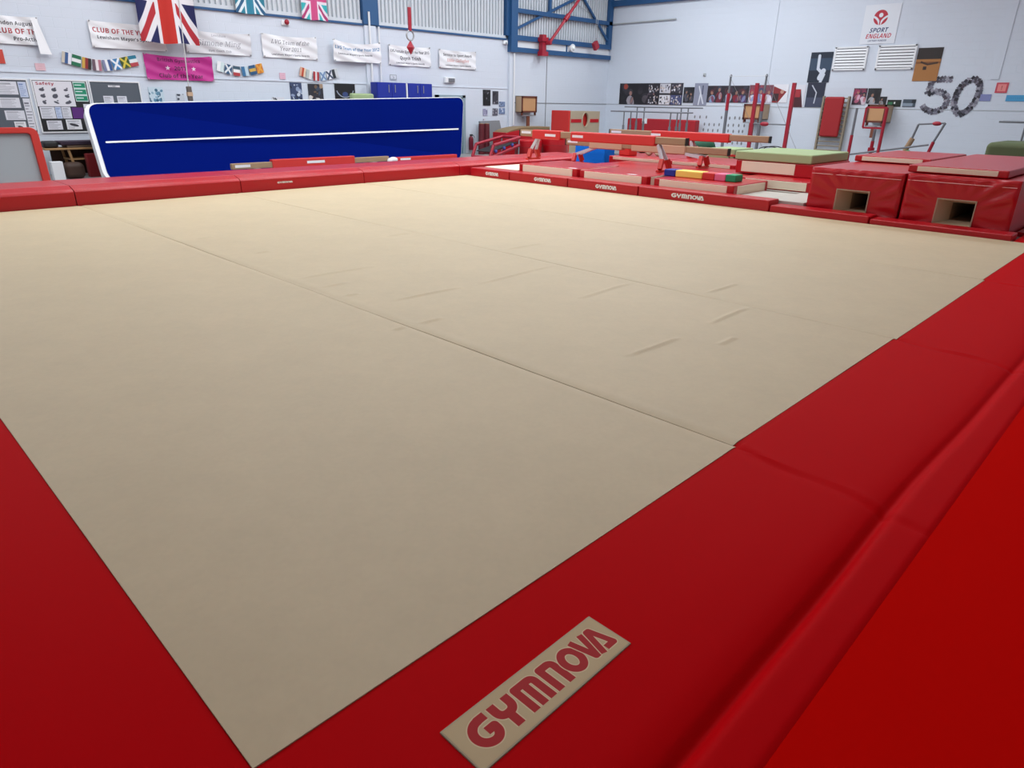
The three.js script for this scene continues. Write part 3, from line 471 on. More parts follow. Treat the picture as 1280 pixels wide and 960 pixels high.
// ---------- bars in front of the photograph wall ----------
{
  function parallelBars(label, x, z0, z1, h, gap, spr = 0.55) {
    const t = thing('parallel_bars', label, 'parallel bars', [x, FL, (z0 + z1) / 2], 0, 'grey parallel bars'); const L = (z1 - z0) / 2;
    for (const s of [0, 1]) { mesh('rail', bar([s * gap, h, -L], [s * gap, h, L], 0.025), M.greyPaint, t); for (const q of [-1, 1]) { mesh('upright', [bar([s * gap, 0.05, q * L * 0.62], [s * gap, h * 0.7, q * L * 0.62], 0.045), bar([s * gap, h * 0.7, q * L * 0.62], [s * gap, h - 0.02, q * L * 0.62], 0.025)], M.greyPaint, t); } mesh('base_bar', bx(s * gap - 0.04, s * gap + 0.04, 0, 0.07, -L * 0.8, L * 0.8), M.greyPaint, t); }
    return t;
  }
  parallelBars('grey parallel bars beside the beige vaulting box', 23.0, -17.3, -13.95, 1.62, 0.45);
  parallelBars('higher grey parallel bars in front of the leaning red mat', 24.3, -17.6, -14.35, 1.78, 0.5);
  parallelBars('grey parallel bars behind the large olive block', 23.0, -4.4, -1.2, 1.6, 0.45);
  const rm = thing('leaning_mat', 'dark red crash mat standing against the photograph wall', 'mat', [0, 0, 0]);
  mesh('body', rbx(26.85, 27.2, FL, 1.18, -19.25, -15.8, 0.05), mat(lin(0.40, 0.01, 0.02), 0.6), rm); mesh('paper_tag', bx(26.84, 26.855, 0.98, 1.2, -18.45, -18.2), M.white, rm);
  // horizontal bar: grey telescopic posts with red sleeves
  const hb = thing('horizontal_bar', 'high bar with slim grey posts and red sleeves by the footprint stickers', 'high bar', [24.6, FL, 0]);
  for (const z of [-13.25, -11.9]) { const po = mesh('post', [bar([0, 0, z], [0, 1.75, z], 0.055), bar([0, 1.75, z], [0, 2.85, z], 0.035)], M.greyPaint, hb); mesh('sleeve', bar([0, 1.72, z], [0, 2.3, z], 0.06), M.redPaint, po).userData.label = 'red sleeve'; mesh('hook', new THREE.TorusGeometry(0.07, 0.02, 6, 12, Math.PI).translate(0, 2.84, z), M.steel, po); mesh('base_plate', bx(-0.3, 0.3, 0, 0.03, z - 0.2, z + 0.2), M.greyPaint, po); mesh('guy_wire', bar([0, 2.8, z], [2.6, 0, z + 0.6], 0.006, 5), M.steel, hb); }
  mesh('rail', bar([0, 2.86, -13.25], [0, 2.86, -11.9], 0.009), mat(lin(0.6, 0.62, 0.65), 0.4), hb);
  const ub = thing('uneven_bars', 'tall red uneven bar posts with a low rail in front of the photographs', 'uneven bars', [23.5, FL, 0]);
  for (const z of [-11.65, -10.38]) { mesh('post', [sqbar([0, 0, z], [0, 2.6, z], 0.11, 0.09)], M.redPaint, ub); mesh('base_plate', bx(-0.4, 0.4, 0, 0.05, z - 0.1, z + 0.1), M.redPaint, ub) }
  const ur = mesh('rail', bar([0, 1.33, -11.65], [0, 1.33, -10.3], 0.022), M.greyPaint, ub); mesh('rail_pad', new THREE.SphereGeometry(0.1, 14, 10).scale(0.7, 0.7, 1.6).translate(0, 1.33, -11.2), M.redPaint, ur);
  const lo = thing('adjustable_bars', 'red and grey adjustable bars beside the wall bars', 'bars', [22, FL, 0]);
  mesh('post', [bar([0, 0, -7.76], [0, 1.15, -7.76], 0.045)], M.redPaint, lo); mesh('post_top', bar([0, 1.15, -7.76], [0, 1.88, -7.76], 0.035), M.greyPaint, lo);
  mesh('post', bar([0, 0, -6.95], [0, 1.9, -6.95], 0.045), M.redPaint, lo); mesh('post', bar([0.3, 0, -7.25], [0.3, 1.0, -7.25], 0.05), M.redPaint, lo); mesh('post_top', bar([0.3, 1.0, -7.25], [0.3, 1.4, -7.25], 0.04), M.greyPaint, lo);
  mesh('collar', new THREE.CylinderGeometry(0.09, 0.09, 0.14, 14).translate(0.3, 0.75, -7.25), M.redPaint, lo);
  mesh('head_frame', [sqbar([0, 1.9, -7.5], [0, 1.9, -6.95], 0.05, 0.05), sqbar([0, 1.36, -7.5], [0, 1.9, -7.5], 0.05, 0.05), sqbar([0, 1.36, -7.5], [0, 1.36, -6.95], 0.05, 0.05)], M.redPaint, lo);
  mesh('low_rail', bar([0, 0.6, -7.8], [0, 0.98, -5.7], 0.025), M.greyPaint, lo);
  const sl = thing('slanted_bar_frame', 'slanted red and grey bar frame with a tan wrapped leg', 'bars', [22.25, FL, 0]);
  const sr = mesh('rail', bar([0, 1.49, -6.13], [0, 1.54, -5.48], 0.022), M.greyPaint, sl); mesh('rail_pad', new THREE.SphereGeometry(0.07, 12, 8).scale(1, 0.8, 1.7).translate(0, 1.52, -5.68), M.redPaint, sr);
  for (const [z, zb] of [[-6.13, -6.35], [-5.48, -5.78]]) { mesh('leg', bar([0, 0, zb - 0.12], [0, 1.05, zb + 0.12], 0.045), M.redPaint, sl); mesh('leg_top', bar([0, 1.05, zb + 0.12], [0, z === -6.13 ? 1.49 : 1.54, z], 0.03), M.greyPaint, sl); mesh('base_plate', bx(-0.12, 0.4, 0, 0.04, zb - 0.25, zb), M.redPaint, sl); }
  mesh('wrap', bar([0, 0.78, -6.33], [0, 1.12, -6.2], 0.07), M.tan, sl).userData.label = 'tan cloth wrap'; mesh('tape', new THREE.TorusGeometry(0.1, 0.035, 8, 16).rotateX(1.2).translate(0, 0.74, -6.33), mat(lin(0.12, 0.45, 0.2), 0.6), sl).userData.label = 'green tape';
  // wall bars with a red mat hung over them
  const wb = thing('wall_bars', 'wooden wall bars against the photograph wall', 'wall bars', [27.3, FL, -10.42]);
  for (const z of [-0.45, 0.45]) mesh('side_rail', bx(-0.04, 0.1, 0, 2.26, z - 0.03, z + 0.03), mat(lin(0.30, 0.25, 0.18), 0.6), wb);
  for (let k = 0; k < 15; k++) mesh('rung', bar([0, 0.12 + k * 0.148, -0.44], [0, 0.12 + k * 0.148, 0.44], 0.022), mat(lin(0.30, 0.25, 0.18), 0.6), wb);
  tag(mesh('hanging_mat', rbx(27.12, 27.25, 0.76, 2.12, -10.76, -10.08, 0.06, 4), mat(lin(0.35, 0.008, 0.012), 0.6)), 'red padded mat hung on the wooden wall bars', 'mat');
  // low wire rack behind the green slab
  const rk = thing('wire_rack', 'low dark curved wire rack behind the green foam slab', 'rack', [22, FL, -10.2]);
  for (const x of [0, 0.35]) { const c = new THREE.CatmullRomCurve3([[x, 0, -0.38], [x, 0.6, -0.36], [x, 0.68, -0.2], [x, 0.7, 0], [x, 0.68, 0.2], [x, 0.6, 0.36], [x, 0, 0.38]].map(p => new THREE.Vector3(...p))); mesh('hoop', new THREE.TubeGeometry(c, 30, 0.016, 6), M.black, rk); }
  mesh('crossbar', bar([0, 0.69, 0], [0.35, 0.69, 0], 0.014), M.black, rk); mesh('crossbar', bar([0, 0.6, -0.36], [0.35, 0.6, -0.36], 0.014), M.black, rk); mesh('crossbar', bar([0, 0.6, 0.36], [0.35, 0.6, 0.36], 0.014), M.black, rk);
}
// plywood fronted boxes on wall brackets
{
  function plyBox(label, pos, turn, w, h, d, stem) {
    const t = thing('plywood_box', label, 'box', pos, turn, 'plywood boxes on the walls'); // front faces +z
    mesh('case', [bx(-w / 2, w / 2, 0, 0.02, 0, d), bx(-w / 2, w / 2, h - 0.02, h, 0, d), bx(-w / 2, -w / 2 + 0.02, 0, h, 0, d), bx(w / 2 - 0.02, w / 2, 0, h, 0, d), bx(-w / 2, w / 2, 0, h, 0, 0.02)], M.plySide, t);
    mesh('front_board', bx(-w / 2 + 0.03, w / 2 - 0.03, 0.03, h - 0.03, d - 0.03, d - 0.01), M.ply, t);
    mesh('front_frame', [bx(-w / 2, -w / 2 + 0.06, 0, h, d - 0.01, d + 0.02), bx(w / 2 - 0.06, w / 2, 0, h, d - 0.01, d + 0.02), bx(-w / 2, w / 2, 0, 0.06, d - 0.01, d + 0.02), bx(-w / 2, w / 2, h - 0.06, h, d - 0.01, d + 0.02)], mat(lin(0.13, 0.03, 0.015), 0.6), t).userData.label = 'dark red-brown frame';
    for (const s of [-1, 1]) mesh('bracket', bx(s * (w / 2 - 0.06) - 0.025, s * (w / 2 - 0.06) + 0.025, -0.12, 0, d * 0.8, d), mat(lin(0.13, 0.03, 0.015), 0.6), t);
    mesh('bracket_bar', bx(-w / 2 + 0.04, w / 2 - 0.04, -0.14, -0.1, d * 0.8, d), M.steel, t);
    mesh('stem', bx(-0.07, 0.07, -stem, -0.1, d * 0.75, d * 0.95), mat(lin(0.2, 0.06, 0.03), 0.6), t);
    mesh('wall_arm', bx(-0.04, 0.04, -0.2, -0.12, 0, d * 0.8), M.steel, t);
  }
  plyBox('plywood fronted box on a stem by the grey board and banner wall', [21.9, 1.38, ZW], 0, 0.9, 0.62, 0.35, 0.55);
  plyBox('plywood fronted box on the photograph wall behind the tall red bar posts', [XW, 1.28, -13.35], -Math.PI / 2, 0.72, 0.56, 0.7, 0.6);
  plyBox('plywood fronted box on the photograph wall beside the wall bars', [XW, 1.3, -8.8], -Math.PI / 2, 0.62, 0.58, 0.7, 0.5);
}

// ---------- things on the banner wall ----------
const zf = ZW + 0.03;
function paper(name, label, category, x0, x1, y0, y1, paint, px = 256, group, z = ZW + 0.02) { // flat print on a thin sheet on the banner wall
  const t = new THREE.MeshStandardMaterial({ roughness: 0.7, map: canvasTex(px, Math.max(16, Math.round(px * (y1 - y0) / (x1 - x0))), paint) });
  const o = mesh(name, bx(x0, x1, y0, y1, z - 0.012, z), t); return tag(o, label, category, group);
}
function clothBanner(label, x0, x1, y0, y1, paint, o = {}) { // sagging vinyl banner with eyelets
  const t = thing('banner', label, 'banner', [0, 0, 0], 0, 'banners on the wall'); const nx = 40, ny = 14, g = new THREE.PlaneGeometry(x1 - x0, y1 - y0, nx, ny), p = g.attributes.position, w = x1 - x0, h = y1 - y0, ph = o.ph ?? 0;
  for (let i = 0; i < p.count; i++) { const u = p.getX(i) / w + 0.5, v = p.getY(i) / h + 0.5; const sag = (o.sag ?? 0.05) * 4 * u * (1 - u); let z = 0.05 + 0.018 * Math.sin(u * 9 + v * 4 + ph) + 0.012 * Math.sin((u + v) * 14 + ph * 2); p.setXYZ(i, x0 + u * w + (o.slant ?? 0) * (1 - v), y0 + v * h - sag * v - (o.tilt ?? 0) * u, ZW + z + (o.off ?? 0)); }
  g.computeVertexNormals();
  mesh('sheet', g, new THREE.MeshStandardMaterial({ roughness: 0.55, side: THREE.DoubleSide, map: canvasTex(512, Math.round(512 * h / w), paint) }), t);
  for (const [u, v] of [[0.02, 1], [0.98, 1], [0.02, 0], [0.98, 0]]) mesh('eyelet', new THREE.CylinderGeometry(0.018, 0.018, 0.07, 8).rotateX(Math.PI / 2).translate(x0 + u * w + (o.slant ?? 0) * (1 - v), y0 + v * h - (o.tilt ?? 0) * u + (v ? -0.02 : 0.02), ZW + 0.04 + (o.off ?? 0)), M.steel, t);
  return t;
}
function textPaint(bg, lines) { return (x, w, h) => { x.fillStyle = bg; x.fillRect(0, 0, w, h); x.textAlign = 'center'; x.textBaseline = 'middle'; for (const [s, yy, sz, col, st, xx, wid] of lines) { x.fillStyle = col; x.font = `${st ?? 'bold'} ${Math.round(sz * h)}px ${st && st.includes('italic') ? 'serif' : 'sans-serif'}`; x.fillText(s, (xx ?? 0.5) * w, yy * h, (wid ?? 0.94) * w); } }; }
{
  const W = '#e9e9ec';
  const b0 = clothBanner('white banner with red lettering and a corner folded over', 3.85, 5.03, 2.85, 3.46, textPaint(W, [['London August', 0.25, 0.19, '#2b2b33', 'bold', 0.56, 0.8], ['CLUB OF TH', 0.53, 0.26, '#a8323c', 'bold', 0.56, 0.84], ['Pro-Activ', 0.8, 0.19, '#2b2b33', 'bold', 0.72, 0.5]]), { ph: 1, sag: 0.02 });
  const cf = new THREE.BufferGeometry(); cf.setAttribute('position', new THREE.Float32BufferAttribute([4.88, 3.42, ZW + 0.1, 4.9, 2.66, ZW + 0.2, 5.16, 2.66, ZW + 0.12, 4.88, 3.42, ZW + 0.1, 5.16, 2.66, ZW + 0.12, 5.0, 3.44, ZW + 0.07], 3)); cf.setAttribute('uv', new THREE.Float32BufferAttribute(new Array(12).fill(0), 2)); cf.computeVertexNormals();
  mesh('folded_corner', cf, mat(lin(0.82, 0.82, 0.84), 0.6, { side: THREE.DoubleSide }), b0);
  clothBanner('white banner with red club of the year lettering behind the large union flag', 6.11, 7.93, 2.88, 3.5, textPaint(W, [['CLUB OF THE YEAR', 0.33, 0.25, '#a8323c', 'bold', 0.42, 0.84], ["Lewisham Mayor's Sports", 0.6, 0.18, '#2b2b33', 'bold', 0.45, 0.8]]), { ph: 0, sag: 0.03, tilt: 0 });
  clothBanner('pale grey banner with a faint name beside the large union flag', 8.45, 10.33, 2.89, 3.47, textPaint('#dcdce0', [['Lewisham', 0.14, 0.15, '#8a8a92', 'italic'], ['Simone Ming', 0.5, 0.34, '#8f8f98', 'italic'], ['Gym  Coach  Club', 0.84, 0.13, '#8a8a92', 'bold', 0.5, 0.5]]), { ph: 2, sag: 0.04 });
  clothBanner('grey lettered white banner between the faint banner and the blue lettered one', 10.68, 12.49, 2.89, 3.53, textPaint(W, [['LVG Team of the', 0.28, 0.25, '#55555e', 'italic'], ['Year 2011', 0.58, 0.25, '#55555e', 'italic'], ["Lewisham Mayor's Sports Awards", 0.85, 0.12, '#55555e']]), { ph: 3 });
  clothBanner('white banner with blue lettering over the blue-column pipes', 13.0, 14.8, 2.89, 3.52, textPaint(W, [['LVG Team of the Year 2012', 0.32, 0.22, '#2b6ea3'], ["Lewisham Mayor's Sports Awards", 0.62, 0.13, '#33333b', 'bold', 0.45, 0.8]]), { ph: 4, sag: 0.1, off: 0.13 });
  clothBanner('white banner with dark lettering behind the hanging red ring', 15.22, 17.03, 2.87, 3.51, textPaint(W, [['LVG Female Gym of the Year 2013', 0.28, 0.2, '#22222a'], ['Quynh Trinh', 0.6, 0.24, '#22222a'], ["Lewisham Mayor's Sports Awards", 0.86, 0.12, '#33333b', 'bold', 0.5, 0.8]]), { ph: 5, sag: 0.04 });
  clothBanner('white banner with a red name in its middle line', 17.42, 19.23, 2.88, 3.49, textPaint(W, [['Service to Sport Award', 0.26, 0.21, '#22222a'], ['Eddie Gallagher', 0.55, 0.23, '#b8442f', 'italic'], ["Lewisham Mayor's Sports Awards", 0.84, 0.13, '#33333b']]), { ph: 6, sag: 0.03 });
  clothBanner('bright pink club of the year banner with white stars', 7.29, 9.11, 2.18, 2.82, (x, w, h) => { textPaint('#c02a8c', [['British Gymnastics', 0.17, 0.2, '#4a1240'], ['2017', 0.5, 0.24, '#35102f'], ['Club of the Year', 0.82, 0.24, '#4a1240']])(x, w, h); x.fillStyle = '#f6e6f2'; for (const cx of [0.32, 0.7]) { x.beginPath(); for (let k = 0; k < 10; k++) { const r = (k % 2 ? 0.045 : 0.11) * h, a = -Math.PI / 2 + k * Math.PI / 5; x.lineTo(cx * w + r * Math.cos(a), 0.5 * h + r * Math.sin(a)); } x.fill(); } }, { ph: 7, sag: 0.06 });
  // flags
  function flag(label, x0, x1, y0, y1, cols, amp, z) {
    const nx = 60, ny = 40, w = x1 - x0, h = y1 - y0, g = new THREE.PlaneGeometry(w, h, nx, ny), p = g.attributes.position;
    for (let i = 0; i < p.count; i++) { const u = p.getX(i) / w + 0.5, v = p.getY(i) / h + 0.5; p.setXYZ(i, x0 + u * w + 0.06 * (1 - v) * (u - 0.5), y0 + v * h + 0.06 * (1 - v) * Math.sin(u * Math.PI * 3 + 1) * amp * 8, z + amp * (Math.sin(u * 13 + v * 1.5) + 0.5 * Math.sin(u * 27 - v * 3))); }
    g.computeVertexNormals();
    const t = thing('hanging_flag', label, 'flag', [0, 0, 0], 0, 'flags hung on the banner wall');
    mesh('cloth', g, new THREE.MeshStandardMaterial({ roughness: 0.75, side: THREE.DoubleSide, map: canvasTex(256, 256, (x, W_, H_) => {
      x.fillStyle = cols[0]; x.fillRect(0, 0, W_, H_); const line = (a, b, c, d, col, lw) => { x.strokeStyle = col; x.lineWidth = lw; x.beginPath(); x.moveTo(a, b); x.lineTo(c, d); x.stroke(); };
      line(0, 0, W_, H_, cols[1], 56); line(W_, 0, 0, H_, cols[1], 56); line(0, 0, W_, H_, cols[2], 20); line(W_, 0, 0, H_, cols[2], 20);
      line(W_ / 2, 0, W_ / 2, H_, cols[1], 92); line(0, H_ / 2, W_, H_ / 2, cols[1], 72); line(W_ / 2, 0, W_ / 2, H_, cols[3], 60); line(0, H_ / 2, W_, H_ / 2, cols[3], 40);
    }) }), t);
    mesh('hanging_rod', bar([x0 - 0.05, y1, z], [x1 + 0.05, y1, z], 0.015), M.wood, t);
  }
  flag('large union flag hanging over the banners', 7.2, 8.62, 3.06, 5.7, ['#151a52', '#e4e2e6', '#b02530', '#c42a20'], 0.035, ZW + 0.45);
  flag('small teal and white cross flag on the ribbed sheeting', 10.0, 10.82, 3.99, 5.2, ['#2b7f96', '#dfe8ec', '#2c5f86', '#3385a0'], 0.02, ZW + 0.12);
  flag('small teal flag with a pink cross on the ribbed sheeting', 12.06, 12.88, 4.0, 5.2, ['#37b3b8', '#e6dfe8', '#b03a70', '#cf4f86'], 0.02, ZW + 0.12);
  // bunting: string with small paper flags
  function bunting(label, pts, flags) {
    const t = thing('bunting', label, 'bunting', [0, 0, 0], 0, 'strings of paper flags'); const c = new THREE.CatmullRomCurve3(pts.map(p => new THREE.Vector3(p[0], p[1], ZW + 0.05)));
    mesh('string', new THREE.TubeGeometry(c, 30, 0.006, 5), M.white, t);
    flags.forEach((f, i) => { const u = (i + 0.5) / flags.length, q = c.getPointAt(u), tn = c.getTangentAt(u); const g = new THREE.BoxGeometry(0.2, 0.26, 0.006); 
      const m = mat(0xffffff, 0.7, { map: canvasTex(24, 32, (x, w, h) => { f.slice(0, -1).forEach((cc, k, A) => { x.fillStyle = cc; if (f[f.length - 1] === 'v') x.fillRect(k * w / A.length, 0, w / A.length + 1, h); else if (f[f.length - 1] === 'x') { if (!k) x.fillRect(0, 0, w, h); else { x.strokeStyle = cc; x.lineWidth = 6; x.beginPath(); x.moveTo(0, 0); x.lineTo(w, h); x.moveTo(w, 0); x.lineTo(0, h); x.stroke(); } } else x.fillRect(0, k * h / A.length, w, h / A.length + 1); }); }) });
      g.translate(0, -0.13, 0); g.rotateZ(Math.atan2(tn.y, tn.x)); g.translate(q.x, q.y, q.z); mesh('paper_flag', g, m, t); });
  }
  bunting('paper flag bunting between the folded banner and the pink banner', [[5.4, 2.76], [6.2, 2.6], [7.1, 2.76]], [['#c9c1b4', '#3d5d8f', '#e6e6ee', 'v'], ['#1d6b4a', '#e8e8e8', '#1d6b4a', 'h'], ['#caa24a', '#8b2c2c', '#2a2222', 'v'], ['#6b5360', '#e9dfe2', '#b07080', 'v'], ['#7f86a8', '#eeeef2', '#3f5d94', 'v'], ['#3f7fb4', '#f0f0f4', 'x'], ['#3f5a2c', '#d8c24a', 'x'], ['#2a7c98', '#e8eef0', '#b8434c', 'h']]);
  bunting('paper flag bunting between the pink banner and a pink card', [[9.25, 2.72], [9.9, 2.6], [10.6, 2.72]], [['#eceef0', '#cfe0e2', 'v'], ['#2f5578', '#e0e4e8', 'x'], ['#3d5a6d', '#f0f0f0', '#b03a40', 'h'], ['#356f9c', '#bcd3e0', 'v'], ['#27557f', '#d0a850', '#27557f', 'h'], ['#d07a22', '#e0a040', 'x']]);
  bunting('paper flag bunting over the dark photographs above the blue mat', [[11.85, 2.68], [12.45, 2.55], [13.15, 2.68]], [['#d8a890', '#b84a30', '#e4ccb0', 'v'], ['#b8c0bc', '#e0e0e0', 'v'], ['#a82430', '#e0d4d4', '#a82430', 'v'], ['#c9d8e4', '#6b88b0', 'x'], ['#e8eaf0', '#30405c', 'x'], ['#2a3036', '#c8ccd0', 'v']]);
  // noticeboards with pinned papers
  function noticeboard(label, x0, x1, y0, y1, back, papers) {
    const t = thing('noticeboard', label, 'noticeboard', [0, 0, 0], 0, 'noticeboards under the banners');
    mesh('board', bx(x0, x1, y0, y1, ZW, ZW + 0.02), back, t);
    mesh('frame', [bx(x0 - 0.03, x0, y0 - 0.03, y1 + 0.03, ZW, ZW + 0.035), bx(x1, x1 + 0.03, y0 - 0.03, y1 + 0.03, ZW, ZW + 0.035), bx(x0, x1, y0 - 0.03, y0, ZW, ZW + 0.035), bx(x0, x1, y1, y1 + 0.03, ZW, ZW + 0.035)], M.white, t);
    papers.forEach((q, i) => { const [u0, u1, v0, v1, kind] = q, a = x0 + u0 * (x1 - x0), b = x0 + u1 * (x1 - x0), c = y0 + v0 * (y1 - y0), d = y0 + v1 * (y1 - y0); mesh('notice', bx(a, b, c, d, ZW + 0.02, ZW + 0.026), new THREE.MeshStandardMaterial({ roughness: 0.8, map: notice(kind, i) }), t); });
  }
  const nc = {};
  function notice(kind, i) { const key = kind + (i % 3); return nc[key] ??= canvasTex(128, 128, (x, w, h) => { x.fillStyle = { t: '#dcdce4', g: '#c9dcd6', p: '#5c2a78', b: '#c6d0e6', s: '#e2e0e6', w: '#e6e6ea' }[kind]; x.fillRect(0, 0, w, h); if (kind === 's') { x.fillStyle = '#9c2a3a'; x.font = 'bold 20px sans-serif'; x.fillText('Safety', 8, 20); x.fillStyle = '#54545f'; for (let k = 0; k < 9; k++) { const cx = 24 + (k % 3) * 40, cy = 44 + Math.floor(k / 3) * 32; x.beginPath(); x.ellipse(cx, cy, 5 + rnd() * 7, 3 + rnd() * 8, rnd() * 3, 0, 7); x.fill(); x.beginPath(); x.arc(cx + 5, cy - 9, 3, 0, 7); x.fill(); } } else if (kind === 'g') { x.fillStyle = '#1f8a68'; for (let k = 0; k < 3; k++) { x.fillRect(6, 8 + k * 42, 116, 30); x.fillStyle = '#dff0ea'; x.fillRect(14, 18 + k * 42, 70, 6); x.fillStyle = '#1f8a68'; } } else if (kind !== 'p') { x.fillStyle = kind === 'b' ? '#5a78b0' : '#7d7d88'; for (let k = 0; k < 9; k++) x.fillRect(12, 16 + k * 12, 50 + rnd() * 52, 3 + (k === 0 ? 4 : 0)); if (kind === 'w') { x.fillStyle = '#3a3a42'; x.beginPath(); x.ellipse(64, 70, 20 + i * 3, 16, 0.4, 0, 7); x.fill(); } } }); }
  noticeboard('grey noticeboard of white papers by the grey red-framed board', 3.2, 4.5, 0.88, 2.07, M.slate, [[0.5, 0.84, 0.73, 0.97, 't'], [0.86, 0.99, 0.68, 0.97, 'b'], [0.5, 0.83, 0.48, 0.67, 't'], [0.88, 0.995, 0.05, 0.66, 't'], [0.55, 0.86, 0.25, 0.43, 't'], [0.66, 0.84, 0.02, 0.22, 'w'], [0.2, 0.45, 0.4, 0.7, 't'], [0.2, 0.45, 0.75, 0.96, 'w']]);
  noticeboard('noticeboard with a large safety poster and green notices', 4.62, 5.8, 0.9, 2.08, M.black, [[0.01, 0.72, 0.5, 0.99, 's'], [0.74, 0.98, 0.6, 0.99, 'g'], [0.03, 0.3, 0.26, 0.49, 't'], [0.31, 0.42, 0.26, 0.49, 'b'], [0.43, 0.6, 0.26, 0.49, 't'], [0.62, 0.84, 0.26, 0.48, 'p'], [0.1, 0.38, 0.04, 0.22, 't'], [0.46, 0.75, 0.04, 0.24, 'w'], [0.86, 0.99, 0.04, 0.55, 't']]);
  noticeboard('bare dark grey noticeboard behind the blue mat', 5.88, 7.05, 1.35, 2.08, M.slate, [[0.36, 0.6, 0.84, 0.9, 'w'], [0.22, 0.42, 0.18, 0.55, 't'], [0.5, 0.7, 0.18, 0.55, 't']]);
  // photographs and cards
  paper('wall_card', 'small pink card beside the folded banner', 'card', 4.77, 4.98, 2.3, 2.46, textPaint('#e2bcc4', [['- - -', 0.4, 0.3, '#b07a86'], ['- - -', 0.75, 0.3, '#b07a86']]), 48);
  paper('wall_card', 'small pink card right above the dark striped photograph', 'card', 11.15, 11.34, 2.3, 2.48, textPaint('#dfb4c4', [['- - -', 0.4, 0.3, '#b07a86'], ['- - -', 0.75, 0.3, '#b07a86']]), 48);
  paper('wall_card', 'orange and white pennant corner below the folded banner', 'card', 3.6, 4.18, 2.42, 2.72, textPaint('#c8483c', []), 32);
  const abstract = (bg, spots) => (x, w, h) => { x.fillStyle = bg; x.fillRect(0, 0, w, h); for (let k = 0; k < spots[1]; k++) { x.fillStyle = spots[0][Math.floor(rnd() * spots[0].length)]; x.beginPath(); x.ellipse(rnd() * w, rnd() * h, (0.04 + rnd() * 0.13) * w, (0.03 + rnd() * 0.1) * h, rnd() * 3, 0, 7); x.fill(); } };
  paper('wall_photo', 'pale blue mottled print behind the blue mat', 'photo', 7.28, 7.66, 1.6, 1.99, abstract('#c8d8e2', [['#5f8ca6', '#8fb2c4', '#3d6680'], 22]), 96);
  paper('wall_photo', 'tiny dark print near the hanging cord', 'photo', 8.0, 8.2, 1.6, 1.83, abstract('#c8ccd4', [['#333a48'], 5]), 48);
  paper('wall_photo', 'low print with dark blots on the banner wall', 'photo', 10.82, 11.22, 1.6, 1.79, abstract('#d8d8de', [['#22262e'], 6]), 48);
  paper('wall_photo', 'dark blue striped photograph above the blue mat', 'photo', 11.45, 11.85, 1.6, 2.22, abstract('#3a4666', [['#8f9cb8', '#c4cbd8', '#20283c'], 18]), 96);
  paper('wall_photo', 'photograph in dark and tan patches above the blue mat', 'photo', 12.07, 12.6, 1.6, 2.2, abstract('#2a2a33', [['#6d5644', '#a48a74', '#d0cac8', '#394458'], 14]), 96);
  paper('wall_photo', 'large black photograph with a pale arc above the blue mat', 'photo', 13.03, 13.8, 1.6, 2.23, (x, w, h) => { x.fillStyle = '#15151a'; x.fillRect(0, 0, w, h); x.strokeStyle = '#9aa2b4'; x.lineWidth = 6; x.beginPath(); x.arc(w / 2, h * 0.1, h * 0.55, 0.4, 2.7); x.stroke(); x.fillStyle = '#3a4a7c'; x.beginPath(); x.ellipse(w / 2, h * 0.5, w * 0.14, h * 0.12, 0, 0, 7); x.fill(); }, 128);
  const gp = [[19.62, 20.02, 1.62, 2.19, 'tall black photograph beside the teal door', '#17171c', ['#6a6a74', '#2c2c34']], [20.14, 20.45, 1.68, 2.15, 'narrow grey photograph beside the tall black one', '#3a3a44', ['#8a8a94', '#1e1e26']], [20.5, 20.83, 1.58, 1.77, 'small blue print, upper of the pair by the column', '#7a8cae', ['#c8d2e4', '#405070']], [20.5, 20.83, 1.31, 1.53, 'small blue print, lower of the pair by the column', '#7488ac', ['#c8d2e4', '#405070']], [19.62, 19.85, 1.25, 1.5, 'small lilac print under the tall black photograph', '#9c9cb8', ['#d8d8e8', '#6a6a88']], [20.14, 20.42, 1.26, 1.52, 'small dark print under the narrow grey photograph', '#5a5a66', ['#a8a8b4', '#2a2a34']], [19.8, 19.95, 0.75, 0.95, 'tiny round-marked sign above the standing pads', '#c8c8d4', ['#2c2c60']], [19.62, 19.76, 0.98, 1.15, 'tiny dotted sign below the lilac print', '#d4d4dc', ['#5a3a6a']]];
  for (const [a, b, c, d, l, bg, cs] of gp) paper('wall_photo', l, 'photo', a, b, c, d, abstract(bg, [cs, 7]), 48, 'small prints beside the door');
  paper('wall_sign', 'small white sign above the royal blue lockers', 'sign', 15.24, 15.53, 2.41, 2.58, (x, w, h) => { x.fillStyle = '#d2d6dc'; x.fillRect(0, 0, w, h); x.strokeStyle = '#6d7682'; x.lineWidth = 2; x.strokeRect(3, 3, w - 6, h - 6); x.beginPath(); x.moveTo(w * 0.4, h * 0.3); x.lineTo(w * 0.6, h * 0.6); x.lineTo(w * 0.4, h * 0.75); x.stroke(); }, 48);
  // emergency light, floodlight, sensor, socket
  const ex = thing('emergency_light', 'white emergency light box over the teal door', 'light', [17.9, 2.38, ZW]); mesh('case', rbx(-0.24, 0.24, 0, 0.2, 0, 0.1, 0.02), M.white, ex); mesh('lens', rbx(-0.1, 0.2, 0.03, 0.16, 0.09, 0.13, 0.02), M.greyPaint, ex);
  const fl = thing('wall_lamp', 'small white round lamp on the blue end bay rails', 'lamp', [24.72, 3.93, ZW + 0.05]); mesh('case', new THREE.CylinderGeometry(0.15, 0.18, 0.14, 18).rotateX(Math.PI / 2).translate(0, 0, 0.07), M.white, fl); mesh('lens', new THREE.SphereGeometry(0.1, 14, 8).translate(0, 0, 0.12), mat(lin(0.9, 0.95, 0.92), 0.1), fl);
